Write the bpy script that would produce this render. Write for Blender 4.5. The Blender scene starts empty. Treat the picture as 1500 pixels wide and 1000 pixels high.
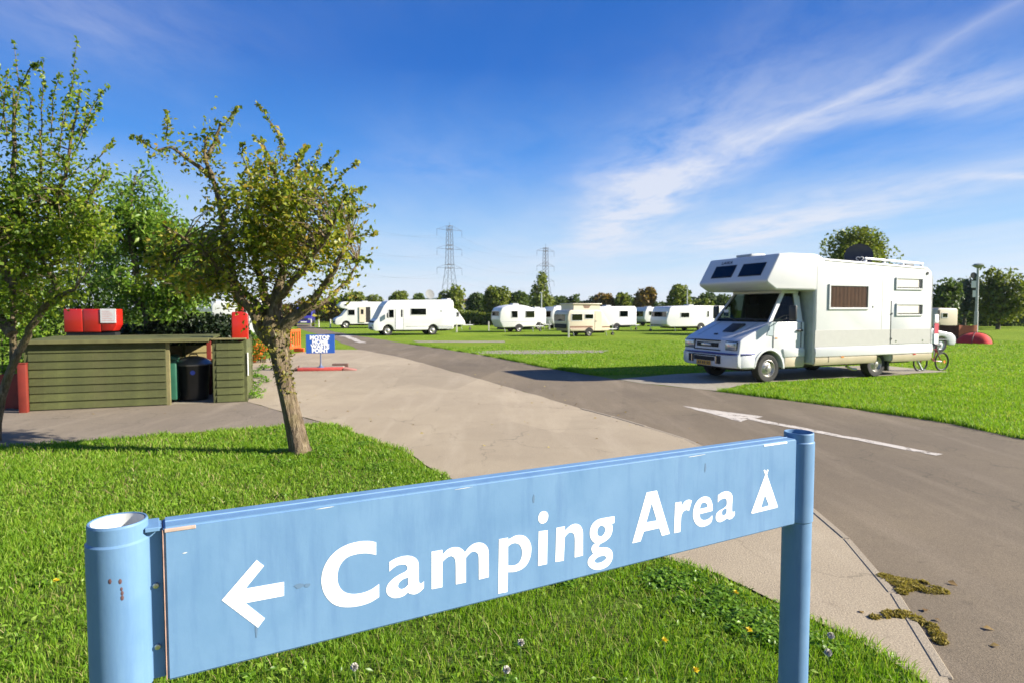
import bpy, bmesh, math, random
import numpy as np
from mathutils import Vector, Matrix, geometry
from math import radians as R, sin, cos, pi

random.seed(7)
rng = np.random.default_rng(7)
S = bpy.context.scene
COL = S.collection

# ------------------------------------------------------------------ camera
CAM_H = 1.72
FOC = 900.0                       # focal length in units of a 1500-wide frame
PITCH = math.atan(46.0 / 900.0)
cd = bpy.data.cameras.new('camera')
cam = bpy.data.objects.new('camera', cd)
COL.objects.link(cam)
cam.location = (0, 0, CAM_H)
cam.rotation_euler = (pi / 2 - PITCH, 0, 0)
cd.sensor_width = 36.0
cd.lens = FOC / 1500.0 * 36.0
cd.clip_start = 0.05
cd.clip_end = 6000
cd.dof.use_dof = True
cd.dof.focus_distance = 1.62
cd.dof.aperture_fstop = 8.0
S.camera = cam
S.render.resolution_x = 1024
S.render.resolution_y = 682

# ------------------------------------------------------------------ sun, sky, exposure
SUN_EL = R(28.0)
SUN_AZ = R(97)                 # clockwise from +Y
sl = bpy.data.lights.new('sun', 'SUN')
sl.energy = 5.0
sl.angle = R(0.53)
sl.color = (1.0, 0.935, 0.82)
sun = bpy.data.objects.new('sun', sl)
COL.objects.link(sun)
SUN_DIR = Vector((cos(SUN_EL) * sin(SUN_AZ), cos(SUN_EL) * cos(SUN_AZ), sin(SUN_EL)))
sun.rotation_euler = SUN_DIR.to_track_quat('Z', 'Y').to_euler()

W = bpy.data.worlds.new('World')
S.world = W
W.use_nodes = True


class NT:
    """tiny node-tree helper"""
    def __init__(s, tree):
        s.t = tree
        s.n = tree.nodes
        s.l = tree.links

    def new(s, typ, ins=None, **props):
        nd = s.n.new(typ)
        for k, v in props.items():
            setattr(nd, k, v)
        for k, v in (ins or {}).items():
            sock = nd.inputs[k]
            if hasattr(v, 'is_output'):
                s.l.new(v, sock)
            else:
                sock.default_value = v
        return nd

    def math(s, op, a, b=0.0, clamp=False):
        nd = s.n.new('ShaderNodeMath')
        nd.operation = op
        nd.use_clamp = clamp
        for i, v in enumerate((a, b)):
            if hasattr(v, 'is_output'):
                s.l.new(v, nd.inputs[i])
            else:
                nd.inputs[i].default_value = v
        return nd.outputs[0]

    def mix(s, fac, a, b, blend='MIX'):
        nd = s.n.new('ShaderNodeMix')
        nd.data_type = 'RGBA'
        nd.blend_type = blend
        for sock, v in ((nd.inputs[0], fac), (nd.inputs[6], a), (nd.inputs[7], b)):
            if hasattr(v, 'is_output'):
                s.l.new(v, sock)
            elif isinstance(v, (int, float)):
                sock.default_value = v
            else:
                sock.default_value = (*v[:3], 1)
        return nd.outputs[2]

    def ramp(s, fac, stops, interp='LINEAR'):
        nd = s.n.new('ShaderNodeValToRGB')
        cr = nd.color_ramp
        cr.interpolation = interp
        while len(cr.elements) < len(stops):
            cr.elements.new(0.5)
        for e, (p, c) in zip(cr.elements, stops):
            e.position = p
            e.color = (*c, 1) if not isinstance(c, (int, float)) else (c, c, c, 1)
        s.l.new(fac, nd.inputs[0])
        return nd.outputs[0]

    def noise(s, vec, scale, detail=4, rough=0.55, dist=0.0):
        nd = s.n.new('ShaderNodeTexNoise')
        if vec is not None:
            s.l.new(vec, nd.inputs['Vector'])
        nd.inputs['Scale'].default_value = scale
        nd.inputs['Detail'].default_value = detail
        nd.inputs['Roughness'].default_value = rough
        nd.inputs['Distortion'].default_value = dist
        return nd.outputs[0]


SKY_STR = 0.08
EXPO = 1.25
SKY_GAIN = 1.0 / (SKY_STR * 2 ** EXPO)       # the ramp holds the colours as they should show


def build_world():
    T = NT(W.node_tree)
    T.n.clear()
    out = T.new('ShaderNodeOutputWorld')
    sky = T.new('ShaderNodeTexSky', sky_type='NISHITA', sun_disc=False)
    sky.sun_elevation = SUN_EL
    sky.sun_rotation = SUN_AZ
    sky.air_density = 1.0
    sky.dust_density = 0.2
    sky.ozone_density = 3.0
    hs = T.new('ShaderNodeHueSaturation', {'Saturation': 1.22, 'Value': 1.0, 'Color': sky.outputs[0], 'Hue': 0.496})
    # deep polarised blue overhead, paling towards the horizon, the same all round
    tc0 = T.new('ShaderNodeTexCoord')
    el = T.new('ShaderNodeSeparateXYZ', {0: tc0.outputs['Generated']}).outputs[2]
    grad = T.ramp(el, [(0.0, (.70, .79, .93)), (0.05, (.58, .74, .94)), (0.12, (.30, .57, .94)), (0.22, (.060, .300, .86)), (0.36, (.004, .140, .62)), (0.62, (.004, .085, .44))])
    grad = T.new('ShaderNodeVectorMath', {0: grad, 'Scale': SKY_GAIN}, operation='SCALE').outputs[0]
    base = T.mix(0.86, hs.outputs[0], grad)
    # cirrus: noise on a flat layer high above (direction projected on a plane)
    tc = T.new('ShaderNodeTexCoord')
    sp = T.new('ShaderNodeSeparateXYZ', {0: tc.outputs['Generated']})
    zz = T.math('MAXIMUM', sp.outputs[2], 0.015)
    px = T.math('DIVIDE', sp.outputs[0], zz)
    py = T.math('DIVIDE', sp.outputs[1], zz)
    p = T.new('ShaderNodeCombineXYZ', {0: px, 1: py, 2: 0.0}).outputs[0]
    warp = T.new('ShaderNodeTexNoise', {'Vector': p, 'Scale': 0.6, 'Detail': 5.0})
    w2 = T.new('ShaderNodeVectorMath', {0: warp.outputs[1], 1: (0.5, 0.5, 0.5)}, operation='SUBTRACT').outputs[0]
    w3 = T.new('ShaderNodeVectorMath', {0: w2, 'Scale': 0.75}, operation='SCALE').outputs[0]
    pw = T.new('ShaderNodeVectorMath', {0: p, 1: w3}, operation='ADD').outputs[0]
    # streaky fibres along the wind (slightly turned from +Y)
    mp = T.new('ShaderNodeMapping', {'Vector': pw, 'Rotation': (0, 0, R(-7)), 'Scale': (1.5, 0.62, 1)}).outputs[0]
    fib = T.noise(mp, 1.6, 8, 0.66)
    fm = T.ramp(fib, [(0.28, 0.05), (0.50, 0.55), (0.74, 1.0)])
    mp2 = T.new('ShaderNodeMapping', {'Vector': pw, 'Rotation': (0, 0, R(-12)), 'Scale': (0.75, 0.2, 1), 'Location': (3.4, 1.2, 0)}).outputs[0]
    bm = T.ramp(T.noise(mp2, 1.0, 4, 0.5), [(0.45, 0.0), (0.75, 0.22)])
    spw = T.new('ShaderNodeSeparateXYZ', {0: pw})
    X, Y = spw.outputs[0], spw.outputs[1]
    m1 = bm
    # banks of cirrus: where each lies overhead, how wide, how long, how dense
    for cx, cy, sx, sy, amp in ((1.22, 6.2, .42, 2.8, 1.15), (0.95, 5.2, .50, 1.8, .50), (1.55, 3.5, .22, .9, .55), (1.98, 2.95, .42, .42, .80), (3.3, 7.8, .8, 3.6, .95), (1.7, 10.5, .8, 3.0, .55), (3.75, 4.65, .32, .13, .75),
                                (2.3, 2.0, .5, .5, .35), (-1.5, 2.1, .6, .5, .30), (-.6, 4.2, .4, .9, .22), (-3.0, -4.0, 1.2, 2.0, .7), (4.0, -3.0, 1.4, 2.0, .8), (.6, -6.0, .9, 3.0, .7)):
        ex = T.math('DIVIDE', T.math('SUBTRACT', X, cx), sx)
        ey = T.math('DIVIDE', T.math('SUBTRACT', Y, cy), sy)
        rr = T.math('ADD', T.math('MULTIPLY', ex, ex), T.math('MULTIPLY', ey, ey))
        gsn = T.math('MULTIPLY', T.math('POWER', 2.718, T.math('MULTIPLY', rr, -1.0)), amp)
        m1 = T.math('ADD', m1, gsn)
    m1 = T.math('MULTIPLY', m1, fm)
    # one long fine trail
    tx = T.math('SUBTRACT', T.math('ADD', X, T.math('MULTIPLY', Y, 0.02)), 1.60)
    tr = T.math('SUBTRACT', 1.0, T.math('MULTIPLY', T.math('ABSOLUTE', tx), 8.0), True)
    tr = T.math('MULTIPLY', T.math('MULTIPLY', tr, tr), 0.22)
    tr = T.math('MULTIPLY', tr, T.ramp(T.math('MULTIPLY', Y, 0.1), [(0.1, 1.0), (0.30, 1.0), (0.45, 0.0)]))
    m = T.math('ADD', T.math('MULTIPLY', m1, 0.95), tr, True)
    # thin veil low over the horizon
    veil = T.noise(T.new('ShaderNodeMapping', {'Vector': p, 'Scale': (0.16, 0.05, 1)}).outputs[0], 2.2, 5, 0.55)
    veil = T.ramp(veil, [(0.35, 0.0), (0.75, 0.8)])
    lowm = T.ramp(sp.outputs[2], [(0.0, 0.7), (0.10, 0.75), (0.24, 0.0)])
    m = T.math('MINIMUM', T.math('ADD', m, T.math('MULTIPLY', veil, lowm)), 0.86)
    cl = T.mix(m, base, (.80 * SKY_GAIN, .83 * SKY_GAIN, .93 * SKY_GAIN))
    bg = T.new('ShaderNodeBackground', {'Color': cl, 'Strength': SKY_STR})
    T.l.new(bg.outputs[0], out.inputs[0])


build_world()
vs = S.view_settings
S.display_settings.display_device = 'sRGB'
vs.view_transform = 'Standard'
vs.look = 'None'
vs.exposure = EXPO
vs.gamma = 1.0
vs.use_curve_mapping = False
S.cycles.max_bounces = 6
S.cycles.transparent_max_bounces = 12
S.cycles.use_adaptive_sampling = True
S.cycles.use_denoising = True


# ------------------------------------------------------------------ placing things: where a sight line meets the ground
def ray(px, py):
    x = (px - 750) / FOC
    y = -(py - 500) / FOC
    c, s = cos(PITCH), sin(PITCH)
    return Vector((x, c + y * s, -s + y * c))


def gp(px, py, z=0.0):
    d = ray(px, py)
    t = (z - CAM_H) / d.z
    return (d.x * t, d.y * t)


def atY(px, py, Y):
    d = ray(px, py)
    t = Y / d.y
    return Vector((d.x * t, Y, CAM_H + d.z * t))


# ------------------------------------------------------------------ materials
MATS = {}


def pbr(name, col, rough=0.5, var=0.12, vscale=6.0, bump=0.0, bscale=60.0, metal=0.0, coat=0.0, spec=0.5,
        dirt=0.0, dirtcol=(0.12, 0.09, 0.05), dscale=2.5, coords='Object', orand=0.0):
    if name in MATS:
        return MATS[name]
    m = bpy.data.materials.new(name)
    m.use_nodes = True
    T = NT(m.node_tree)
    b = T.n['Principled BSDF']
    tc = T.new('ShaderNodeTexCoord')
    v = tc.outputs[coords]
    n = T.noise(v, vscale, 5, 0.6)
    f = T.ramp(n, [(0.3, 1 - var), (0.7, 1 + var)])
    c = T.mix(1.0, col, f, 'MULTIPLY')
    if orand:
        rv = T.math('ADD', T.math('MULTIPLY', T.new('ShaderNodeObjectInfo').outputs['Random'], 2 * orand), 1 - orand)
        c = T.mix(1.0, c, T.new('ShaderNodeCombineColor', {0: rv, 1: rv, 2: rv}).outputs[0], 'MULTIPLY')
    if dirt > 0:
        dn = T.noise(v, dscale, 6, 0.65, 0.4)
        c = T.mix(T.math('MULTIPLY', T.ramp(dn, [(0.48, 0.0), (0.75, 1.0)]), dirt), c, dirtcol)
    T.l.new(c, b.inputs['Base Color'])
    b.inputs['Roughness'].default_value = rough
    b.inputs['Metallic'].default_value = metal
    b.inputs['Specular IOR Level'].default_value = spec
    b.inputs['Coat Weight'].default_value = coat
    if coat:
        b.inputs['Coat Roughness'].default_value = 0.08
    if bump > 0:
        bn = T.noise(v, bscale, 5, 0.6)
        bp = T.new('ShaderNodeBump', {'Strength': bump, 'Distance': 0.02, 'Height': bn})
        T.l.new(bp.outputs[0], b.inputs['Normal'])
    MATS[name] = m
    return m


def leafmat(name, cols, trans=0.35, rough=0.45, nscale=1.3):
    """leaf colours vary leaf by leaf (random per island) and slowly through the crown"""
    if name in MATS:
        return MATS[name]
    m = bpy.data.materials.new(name)
    m.use_nodes = True
    T = NT(m.node_tree)
    b = T.n['Principled BSDF']
    out = T.n['Material Output']
    geo = T.new('ShaderNodeNewGeometry')
    tc = T.new('ShaderNodeTexCoord')
    n = T.noise(tc.outputs['Object'], nscale, 3, 0.5)
    f = T.math('ADD', T.math('MULTIPLY', geo.outputs['Random Per Island'], 0.62), T.math('MULTIPLY', n, 0.42))
    stops = [(i / (len(cols) - 1) * 0.72 + 0.14, c) for i, c in enumerate(cols)]
    c = T.ramp(f, stops)
    T.l.new(c, b.inputs['Base Color'])
    b.inputs['Roughness'].default_value = rough
    b.inputs['Specular IOR Level'].default_value = 0.35
    tl = T.new('ShaderNodeBsdfTranslucent', {'Color': T.mix(1.0, c, (1.25, 1.3, 0.6), 'MULTIPLY')})
    mx = T.new('ShaderNodeMixShader', {0: trans, 1: b.outputs[0], 2: tl.outputs[0]})
    T.l.new(mx.outputs[0], out.inputs[0])
    MATS[name] = m
    return m


def glassmat(name, tint=(0.55, 0.62, 0.6), clear=0.85, rough=0.02, refl=0.6):
    if name in MATS:
        return MATS[name]
    m = bpy.data.materials.new(name)
    m.use_nodes = True
    T = NT(m.node_tree)
    out = T.n['Material Output']
    T.n.remove(T.n['Principled BSDF'])
    tr = T.new('ShaderNodeBsdfTransparent', {'Color': (*tint, 1)})
    gl = T.new('ShaderNodeBsdfGlossy', {'Color': (1, 1, 1, 1), 'Roughness': rough})
    bk = T.new('ShaderNodeNewGeometry').outputs['Backfacing']
    fr = T.new('ShaderNodeFresnel', {'IOR': T.math('SUBTRACT', 1.5, T.math('MULTIPLY', bk, 1.5 - 1 / 1.5))})
    f = T.math('ADD', T.math('MULTIPLY', fr.outputs[0], refl), (1.0 - clear) * .5, True)
    mx = T.new('ShaderNodeMixShader', {0: f, 1: tr.outputs[0], 2: gl.outputs[0]})
    T.l.new(mx.outputs[0], out.inputs[0])
    MATS[name] = m
    return m


# ------------------------------------------------------------------ geometry helper
class B:
    def __init__(s):
        s.bm = bmesh.new()

    def _add(s, t, M=None):
        if M is not None:
            bmesh.ops.transform(t, matrix=M, verts=t.verts)
        me = bpy.data.meshes.new('tmp')
        t.to_mesh(me)
        t.free()
        s.bm.from_mesh(me)
        bpy.data.meshes.remove(me)
        return s

    def box(s, x0, x1, y0, y1, z0, z1, bev=0.0, seg=2, M=None):
        t = bmesh.new()
        bmesh.ops.create_cube(t, size=1)
        for v in t.verts:
            v.co = Vector((x0 + (v.co.x + .5) * (x1 - x0), y0 + (v.co.y + .5) * (y1 - y0), z0 + (v.co.z + .5) * (z1 - z0)))
        if bev > 0:
            bmesh.ops.bevel(t, geom=t.edges[:], offset=bev, segments=seg, affect='EDGES', profile=0.5)
        return s._add(t, M)

    def prism(s, pts, a0, a1, axis='y', bev=0.0, seg=3, M=None, bevang=25):
        """outline in (x,z) extruded along y (or (y,z) along x, (x,y) along z)"""
        t = bmesh.new()
        def P(u, v, a):
            return {'y': (u, a, v), 'x': (a, u, v), 'z': (u, v, a)}[axis]
        lo = [t.verts.new(P(u, v, a0)) for u, v in pts]
        hi = [t.verts.new(P(u, v, a1)) for u, v in pts]
        n = len(pts)
        for i in range(n):
            t.faces.new((lo[i], lo[(i + 1) % n], hi[(i + 1) % n], hi[i]))
        t.faces.new(lo[::-1])
        t.faces.new(hi)
        bmesh.ops.recalc_face_normals(t, faces=t.faces[:])
        if bev > 0:
            es = [e for e in t.edges if len(e.link_faces) == 2 and e.calc_face_angle(0) > R(bevang)]
            bmesh.ops.bevel(t, geom=es, offset=bev, segments=seg, affect='EDGES', profile=0.5, clamp_overlap=True)
        return s._add(t, M)

    def tube(s, pts, rad, n=8, cap=True, M=None):
        t = bmesh.new()
        pts = [Vector(p) for p in pts]
        if not hasattr(rad, '__len__'):
            rad = [rad] * len(pts)
        up = Vector((0, 0, 1))
        rings = []
        prev = None
        for i, p in enumerate(pts):
            d = (pts[min(i + 1, len(pts) - 1)] - pts[max(i - 1, 0)])
            if d.length < 1e-9:
                d = Vector((0, 0, 1))
            d.normalize()
            if prev is None:
                a = up if abs(d.z) < 0.95 else Vector((1, 0, 0))
                x = d.cross(a).normalized()
            else:
                x = (prev - d * prev.dot(d))
                x = x.normalized() if x.length > 1e-6 else d.orthogonal().normalized()
            prev = x
            y = d.cross(x)
            rings.append([t.verts.new(p + (x * cos(k * 2 * pi / n) + y * sin(k * 2 * pi / n)) * rad[i]) for k in range(n)])
        for a, b in zip(rings, rings[1:]):
            for k in range(n):
                t.faces.new((a[k], a[(k + 1) % n], b[(k + 1) % n], b[k]))
        if cap:
            t.faces.new(rings[0][::-1])
            t.faces.new(rings[-1])
        bmesh.ops.recalc_face_normals(t, faces=t.faces[:])
        return s._add(t, M)

    def lathe(s, prof, n=24, M=None, close=False):
        """(r,z) profile about the z axis"""
        t = bmesh.new()
        rings = []
        for r, z in prof:
            if r < 1e-6:
                rings.append([t.verts.new((0, 0, z))])
            else:
                rings.append([t.verts.new((r * cos(k * 2 * pi / n), r * sin(k * 2 * pi / n), z)) for k in range(n)])
        prs = list(zip(rings, rings[1:]))
        if close:
            prs.append((rings[-1], rings[0]))
        for a, b in prs:
            for k in range(n):
                k2 = (k + 1) % n
                if len(a) == 1 and len(b) == 1:
                    continue
                if len(a) == 1:
                    t.faces.new((a[0], b[k], b[k2]))
                elif len(b) == 1:
                    t.faces.new((a[k], a[k2], b[0]))
                else:
                    t.faces.new((a[k], a[k2], b[k2], b[k]))
        bmesh.ops.recalc_face_normals(t, faces=t.faces[:])
        return s._add(t, M)

    def face(s, pts):
        s.bm.faces.new([s.bm.verts.new(p) for p in pts])
        return s

    def build(s, name, mat, parent=None, smooth=35, label=None, loc=None):
        me = bpy.data.meshes.new(name)
        s.bm.to_mesh(me)
        s.bm.free()
        return link(name, me, mat, parent, smooth, label, loc)


def link(name, me, mat, parent=None, smooth=35, label=None, loc=None):
    me.materials.append(mat)
    if smooth:
        me.polygons.foreach_set('use_smooth', [True] * len(me.polygons))
        me.set_sharp_from_angle(angle=R(smooth))
    o = bpy.data.objects.new(name, me)
    COL.objects.link(o)
    if parent is not None:
        o.parent = parent
    if loc is not None:
        o.location = loc
    if label:
        o['label'] = label
    return o


def npmesh(name, verts, faces, mat, parent=None, smooth=0):
    """verts (n,3) array, faces (m,k) array of equal sided faces"""
    me = bpy.data.meshes.new(name)
    verts = np.asarray(verts, dtype=np.float32)
    faces = np.asarray(faces, dtype=np.int32)
    m, k = faces.shape
    me.vertices.add(len(verts))
    me.vertices.foreach_set('co', verts.ravel())
    me.loops.add(m * k)
    me.loops.foreach_set('vertex_index', faces.ravel())
    me.polygons.add(m)
    me.polygons.foreach_set('loop_start', np.arange(0, m * k, k, dtype=np.int32))
    me.update(calc_edges=True)
    return link(name, me, mat, parent, smooth)


def tag(o, label, cat, group=None):
    o['label'] = label
    o['category'] = cat
    if group:
        o['group'] = group
    return o


def struct(o):
    o['kind'] = 'structure'
    return o


def thing(name, label, cat, loc=(0, 0, 0), rz=0.0, group=None):
    o = bpy.data.objects.new(name, None)
    o.empty_display_size = 0.2
    COL.objects.link(o)
    o.location = loc
    o.rotation_euler = (0, 0, rz)
    return tag(o, label, cat, group)


def dup(root, loc, rz, label=None):
    r = root.copy()
    COL.objects.link(r)
    r.location = loc
    r.rotation_euler = (0, 0, rz)
    if label:
        r['label'] = label
    for ch in list(root.children):
        c = ch.copy()
        COL.objects.link(c)
        c.parent = r
        for g in ch.children:
            d = g.copy()
            COL.objects.link(d)
            d.parent = c
    return r


def text_mesh(body, size, bold=0.0, width=1.0, spacing=1.0, shear=0.0, depth=0.002):
    cu = bpy.data.curves.new('lettering', 'FONT')
    cu.body = body
    cu.size = size
    cu.offset = bold
    cu.align_x = 'CENTER'
    cu.space_character = spacing
    cu.shear = shear
    cu.extrude = depth
    o = bpy.data.objects.new('lettering', cu)
    COL.objects.link(o)
    bpy.context.view_layer.update()
    me = bpy.data.meshes.new_from_object(o.evaluated_get(bpy.context.evaluated_depsgraph_get()))
    bpy.data.objects.remove(o)
    if width != 1.0:
        me.transform(Matrix.Diagonal((width, 1, 1, 1)))
    me.materials.clear()
    return me

# ================================================================== the ground
def mat_ground():
    m = bpy.data.materials.new('turf')
    m.use_nodes = True
    T = NT(m.node_tree)
    b = T.n['Principled BSDF']
    v = T.new('ShaderNodeTexCoord').outputs['Object']
    big = T.noise(v, 0.11, 6, 0.65)
    mid = T.noise(v, 0.9, 6, 0.68, 0.3)
    fine = T.noise(v, 26, 4, 0.7)
    c = T.ramp(mid, [(0.25, (0.122, 0.198, 0.016)), (0.5, (0.165, 0.254, 0.022)), (0.78, (0.215, 0.288, 0.034))])
    c = T.mix(T.ramp(big, [(0.42, 0.0), (0.62, 0.8)]), c, (0.225, 0.300, 0.032))
    c = T.mix(1.0, c, T.ramp(fine, [(0.25, 0.55), (0.6, 1.05), (0.8, 1.3)]), 'MULTIPLY')
    T.l.new(c, b.inputs['Base Color'])
    b.inputs['Roughness'].default_value = 1.0
    b.inputs['Specular IOR Level'].default_value = 0.05
    hgt = T.math('ADD', T.math('MULTIPLY', fine, 0.6), T.noise(v, 9, 4, 0.7))
    bp = T.new('ShaderNodeBump', {'Strength': 0.9, 'Distance': 0.06, 'Height': hgt})
    T.l.new(bp.outputs[0], b.inputs['Normal'])
    return m


def mat_paving(name, col, dark, light, crack=0.0, gscale=140, rough=0.85, stains=0.35):
    m = bpy.data.materials.new(name)
    m.use_nodes = True
    T = NT(m.node_tree)
    b = T.n['Principled BSDF']
    v = T.new('ShaderNodeTexCoord').outputs['Object']
    big = T.noise(v, 0.35, 5, 0.62, 0.4)
    mid = T.noise(v, 2.2, 6, 0.68, 0.2)
    mp = T.new('ShaderNodeMapping', {'Vector': v, 'Rotation': (0, 0, R(24)), 'Scale': (2.2, 0.35, 1)}).outputs[0]
    streak = T.noise(mp, 0.9, 6, 0.65, 0.3)
    grit = T.noise(v, gscale, 3, 0.7)
    vor = T.new('ShaderNodeTexVoronoi', {'Vector': v, 'Scale': gscale * 0.8})
    c = T.mix(T.ramp(big, [(0.3, 0.0), (0.7, 1.0)]), col, dark)
    c = T.mix(T.math('MULTIPLY', T.ramp(mid, [(0.45, 0.0), (0.75, 1.0)]), stains), c, dark)
    c = T.mix(T.math('MULTIPLY', T.ramp(streak, [(0.5, 0.0), (0.78, 1.0)]), 0.55), c, light)
    c = T.mix(1.0, c, T.ramp(grit, [(0.28, 0.62), (0.55, 1.0), (0.75, 1.35)]), 'MULTIPLY')
    pv = T.new('ShaderNodeTexVoronoi', {'Vector': T.new('ShaderNodeMapping', {'Vector': v, 'Rotation': (0, 0, R(27)), 'Scale': (.42, .16, 1)}).outputs[0], 'Scale': 1.0}, distance='CHEBYCHEV')
    c = T.mix(1.0, c, T.ramp(T.new('ShaderNodeSeparateColor', {0: pv.outputs['Color']}).outputs[0], [(0.0, 0.90), (0.5, 1.0), (1.0, 1.07)]), 'MULTIPLY')
    spots = T.noise(v, 5.5, 3, 0.5)
    c = T.mix(T.math('MULTIPLY', T.ramp(spots, [(0.66, 0.0), (0.74, 1.0)]), 0.45), c, tuple(x * .6 for x in dark))
    c = T.mix(T.ramp(vor.outputs['Distance'], [(0.0, 0.25), (0.16, 0.0)]), c, light)
    if crack:
        cv = T.new('ShaderNodeVectorMath', {0: v, 1: T.new('ShaderNodeVectorMath', {0: T.new('ShaderNodeTexNoise', {'Vector': v, 'Scale': 1.8, 'Detail': 5.0}).outputs[1], 'Scale': 0.9}, operation='SCALE').outputs[0]}, operation='ADD').outputs[0]
        ce = T.new('ShaderNodeTexVoronoi', {'Vector': cv, 'Scale': 0.36}, feature='DISTANCE_TO_EDGE').outputs[0]
        cm = T.math('MULTIPLY', T.ramp(ce, [(0.0, 1.0), (0.0045, 0.0)]), T.ramp(big, [(0.38, 0.0), (0.5, crack)]))
        c = T.mix(cm, c, (0.05, 0.045, 0.03))
    T.l.new(c, b.inputs['Base Color'])
    b.inputs['Roughness'].default_value = rough
    b.inputs['Specular IOR Level'].default_value = 0.3
    bp = T.new('ShaderNodeBump', {'Strength': 0.45, 'Distance': 0.010, 'Height': T.math('ADD', grit, T.math('MULTIPLY', mid, 1.2))})
    T.l.new(bp.outputs[0], b.inputs['Normal'])
    return m


M_TURF = mat_ground()
M_ROAD = mat_paving('tarmac', (0.205, 0.160, 0.104), (0.145, 0.114, 0.078), (0.29, 0.232, 0.165), 0.5, 120, 0.88)
M_PAD = mat_paving('concrete', (0.405, 0.332, 0.228), (0.32, 0.258, 0.178), (0.48, 0.40, 0.29), 0.45, 90, 0.9, 0.7)
M_PATH = mat_paving('path_tarmac', (0.255, 0.208, 0.152), (0.190, 0.155, 0.116), (0.36, 0.30, 0.23), 0.6, 110, 0.9)
M_SLAB = mat_paving('slab', (0.33, 0.29, 0.22), (0.24, 0.21, 0.16), (0.42, 0.37, 0.29), 0.0, 60, 0.9)


def wob(i, a):
    return a * (sin(i * 1.7) * 0.5 + sin(i * 0.73 + 1.3) * 0.6 + random.uniform(-.5, .5))


def sheet(name, pts, z, mat, jit=0.02, step=0.22, smooth_closed=True):
    out = []
    n = len(pts)
    for i in range(n):
        a, b = Vector(pts[i]), Vector(pts[(i + 1) % n])
        L = (b - a).length
        k = max(1, min(40, int(L / (step * max(1.0, a.length / 8)))))
        nrm = Vector((-(b - a).y, (b - a).x)).normalized() if L > 0 else Vector((0, 0))
        for j in range(k):
            p = a.lerp(b, j / k)
            sc = jit * min(4.0, max(1.0, p.length / 8))
            out.append(p + nrm * (wob(i * 40 + j, sc) if j else 0))
    bb = B()
    bb.face([(p.x, p.y, z) for p in out])
    o = bb.build(name, mat, smooth=0)
    return struct(o)


g_ = B()
for xa, xb in ((-1600, -60), (-60, 60), (60, 1600)):
    for ya, yb in ((-300, -20), (-20, 90), (90, 1900)):
        g_.face([(xa, ya, 0), (xb, ya, 0), (xb, yb, 0), (xa, yb, 0)])
struct(g_.build('ground', M_TURF, smooth=0))

ROAD_L = [(-6.65, 26.67), (-4.47, 23.08), (-2.6, 19.2), (-1.18, 16.08), (-0.03, 13.53), (1.21, 10.62), (1.77, 9.52), (2.37, 7.95),
          (2.58, 6.5), (2.62, 5.6), (2.58, 4.98), (2.47, 4.33), (2.34, 3.76), (2.24, 3.32), (2.03, 2.78)]
FAR_L = [(-26.5, 76), (-23.89, 67.39), (-18.23, 53.43), (-10.91, 36.87), (-7.4, 28.65)]
ROAD_R = [(-22.8, 72), (-19.98, 61.99), (-14.05, 48.41), (-8.24, 36.87), (-5.2, 31.0), (-2.86, 26.8), (-1.54, 24.3), (-0.39, 21.77), (0.89, 18.61),
          (2.15, 16.08), (3.0, 14.4), (4.33, 13.02), (5.62, 11.16), (6.23, 10.12), (6.66, 9.26), (6.85, 8.04)]
PAD_G = [(-4.94, 11.41), (-2.84, 9.26), (-2.49, 8.88), (-1.94, 8.2), (-1.22, 7.27), (-0.71, 6.3), (0.2, 5.05), (1.21, 4.03), (1.33, 3.93), (1.47, 3.69),
         (1.64, 3.36), (1.80, 3.10), (1.90, 2.76), (1.72, 2.2)]
PATH_N = [(-16, 5.0), (-9, 6.9), (-6.43, 7.63), (-5.59, 8.04), (-5.09, 8.26), (-4.35, 8.63), (-3.53, 8.99), (-2.84, 9.26)]

sheet('road', FAR_L + [(-6.65, 26.67)] + ROAD_L[1:] + [(1.7, 1.9), (0.6, -3), (0.5, -9), (7.5, -9), (7.3, 0), (7.1, 5)] + ROAD_R[::-1], 0.005, M_ROAD, 0.02)
sheet('concrete_pad', ROAD_L + [(1.72, 2.2)] + PAD_G[::-1][1:] + [(-5.2, 12.2), (-6.6, 15.6), (-8.7, 20.4), (-8.6, 25.0), (-7.6, 26.6)], 0.011, M_PAD, 0.018)
sheet('side_path', PATH_N + [(-4.94, 11.41), (-5.1, 12.3), (-8.0, 12.6), (-16, 11.4)], 0.006, M_PATH, 0.03)
sheet('hardstanding', [(3.05, 14.35), (4.36, 13.05), (5.2, 13.95), (5.75, 14.42), (6.3, 14.68), (12.2, 17.1), (11.3, 19.3), (4.44, 16.5), (2.6, 15.3)], 0.009, M_SLAB, 0.03)
sheet('hardstanding.001', [gp(604, 499.2), gp(739, 499.4), gp(740, 501.6), gp(612, 501.6)], 0.006, M_SLAB, 0.02)
sheet('hardstanding.002', [gp(690, 515.5), gp(740, 512.6), gp(893, 513), (gp(884, 516.3)), gp(770, 518.2), gp(706, 518)], 0.007, M_SLAB, 0.05)


# ---- edging of the concrete: single flush stones between concrete and tarmac
M_KERB = mat_paving('kerb_concrete', (0.36, 0.30, 0.215), (0.26, 0.215, 0.155), (0.45, 0.385, 0.29), 0.0, 120)
kerb = thing('kerb', 'edging', 'kerb')
del kerb['category'], kerb['label']
kerb['kind'] = 'structure'
path = [Vector(p) for p in ROAD_L[5:]]
dists = [0]
for a, b in zip(path, path[1:]):
    dists.append(dists[-1] + (b - a).length)


def along(d):
    for i in range(len(path) - 1):
        if d <= dists[i + 1]:
            return path[i].lerp(path[i + 1], (d - dists[i]) / (dists[i + 1] - dists[i]))
    return path[-1]


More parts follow.
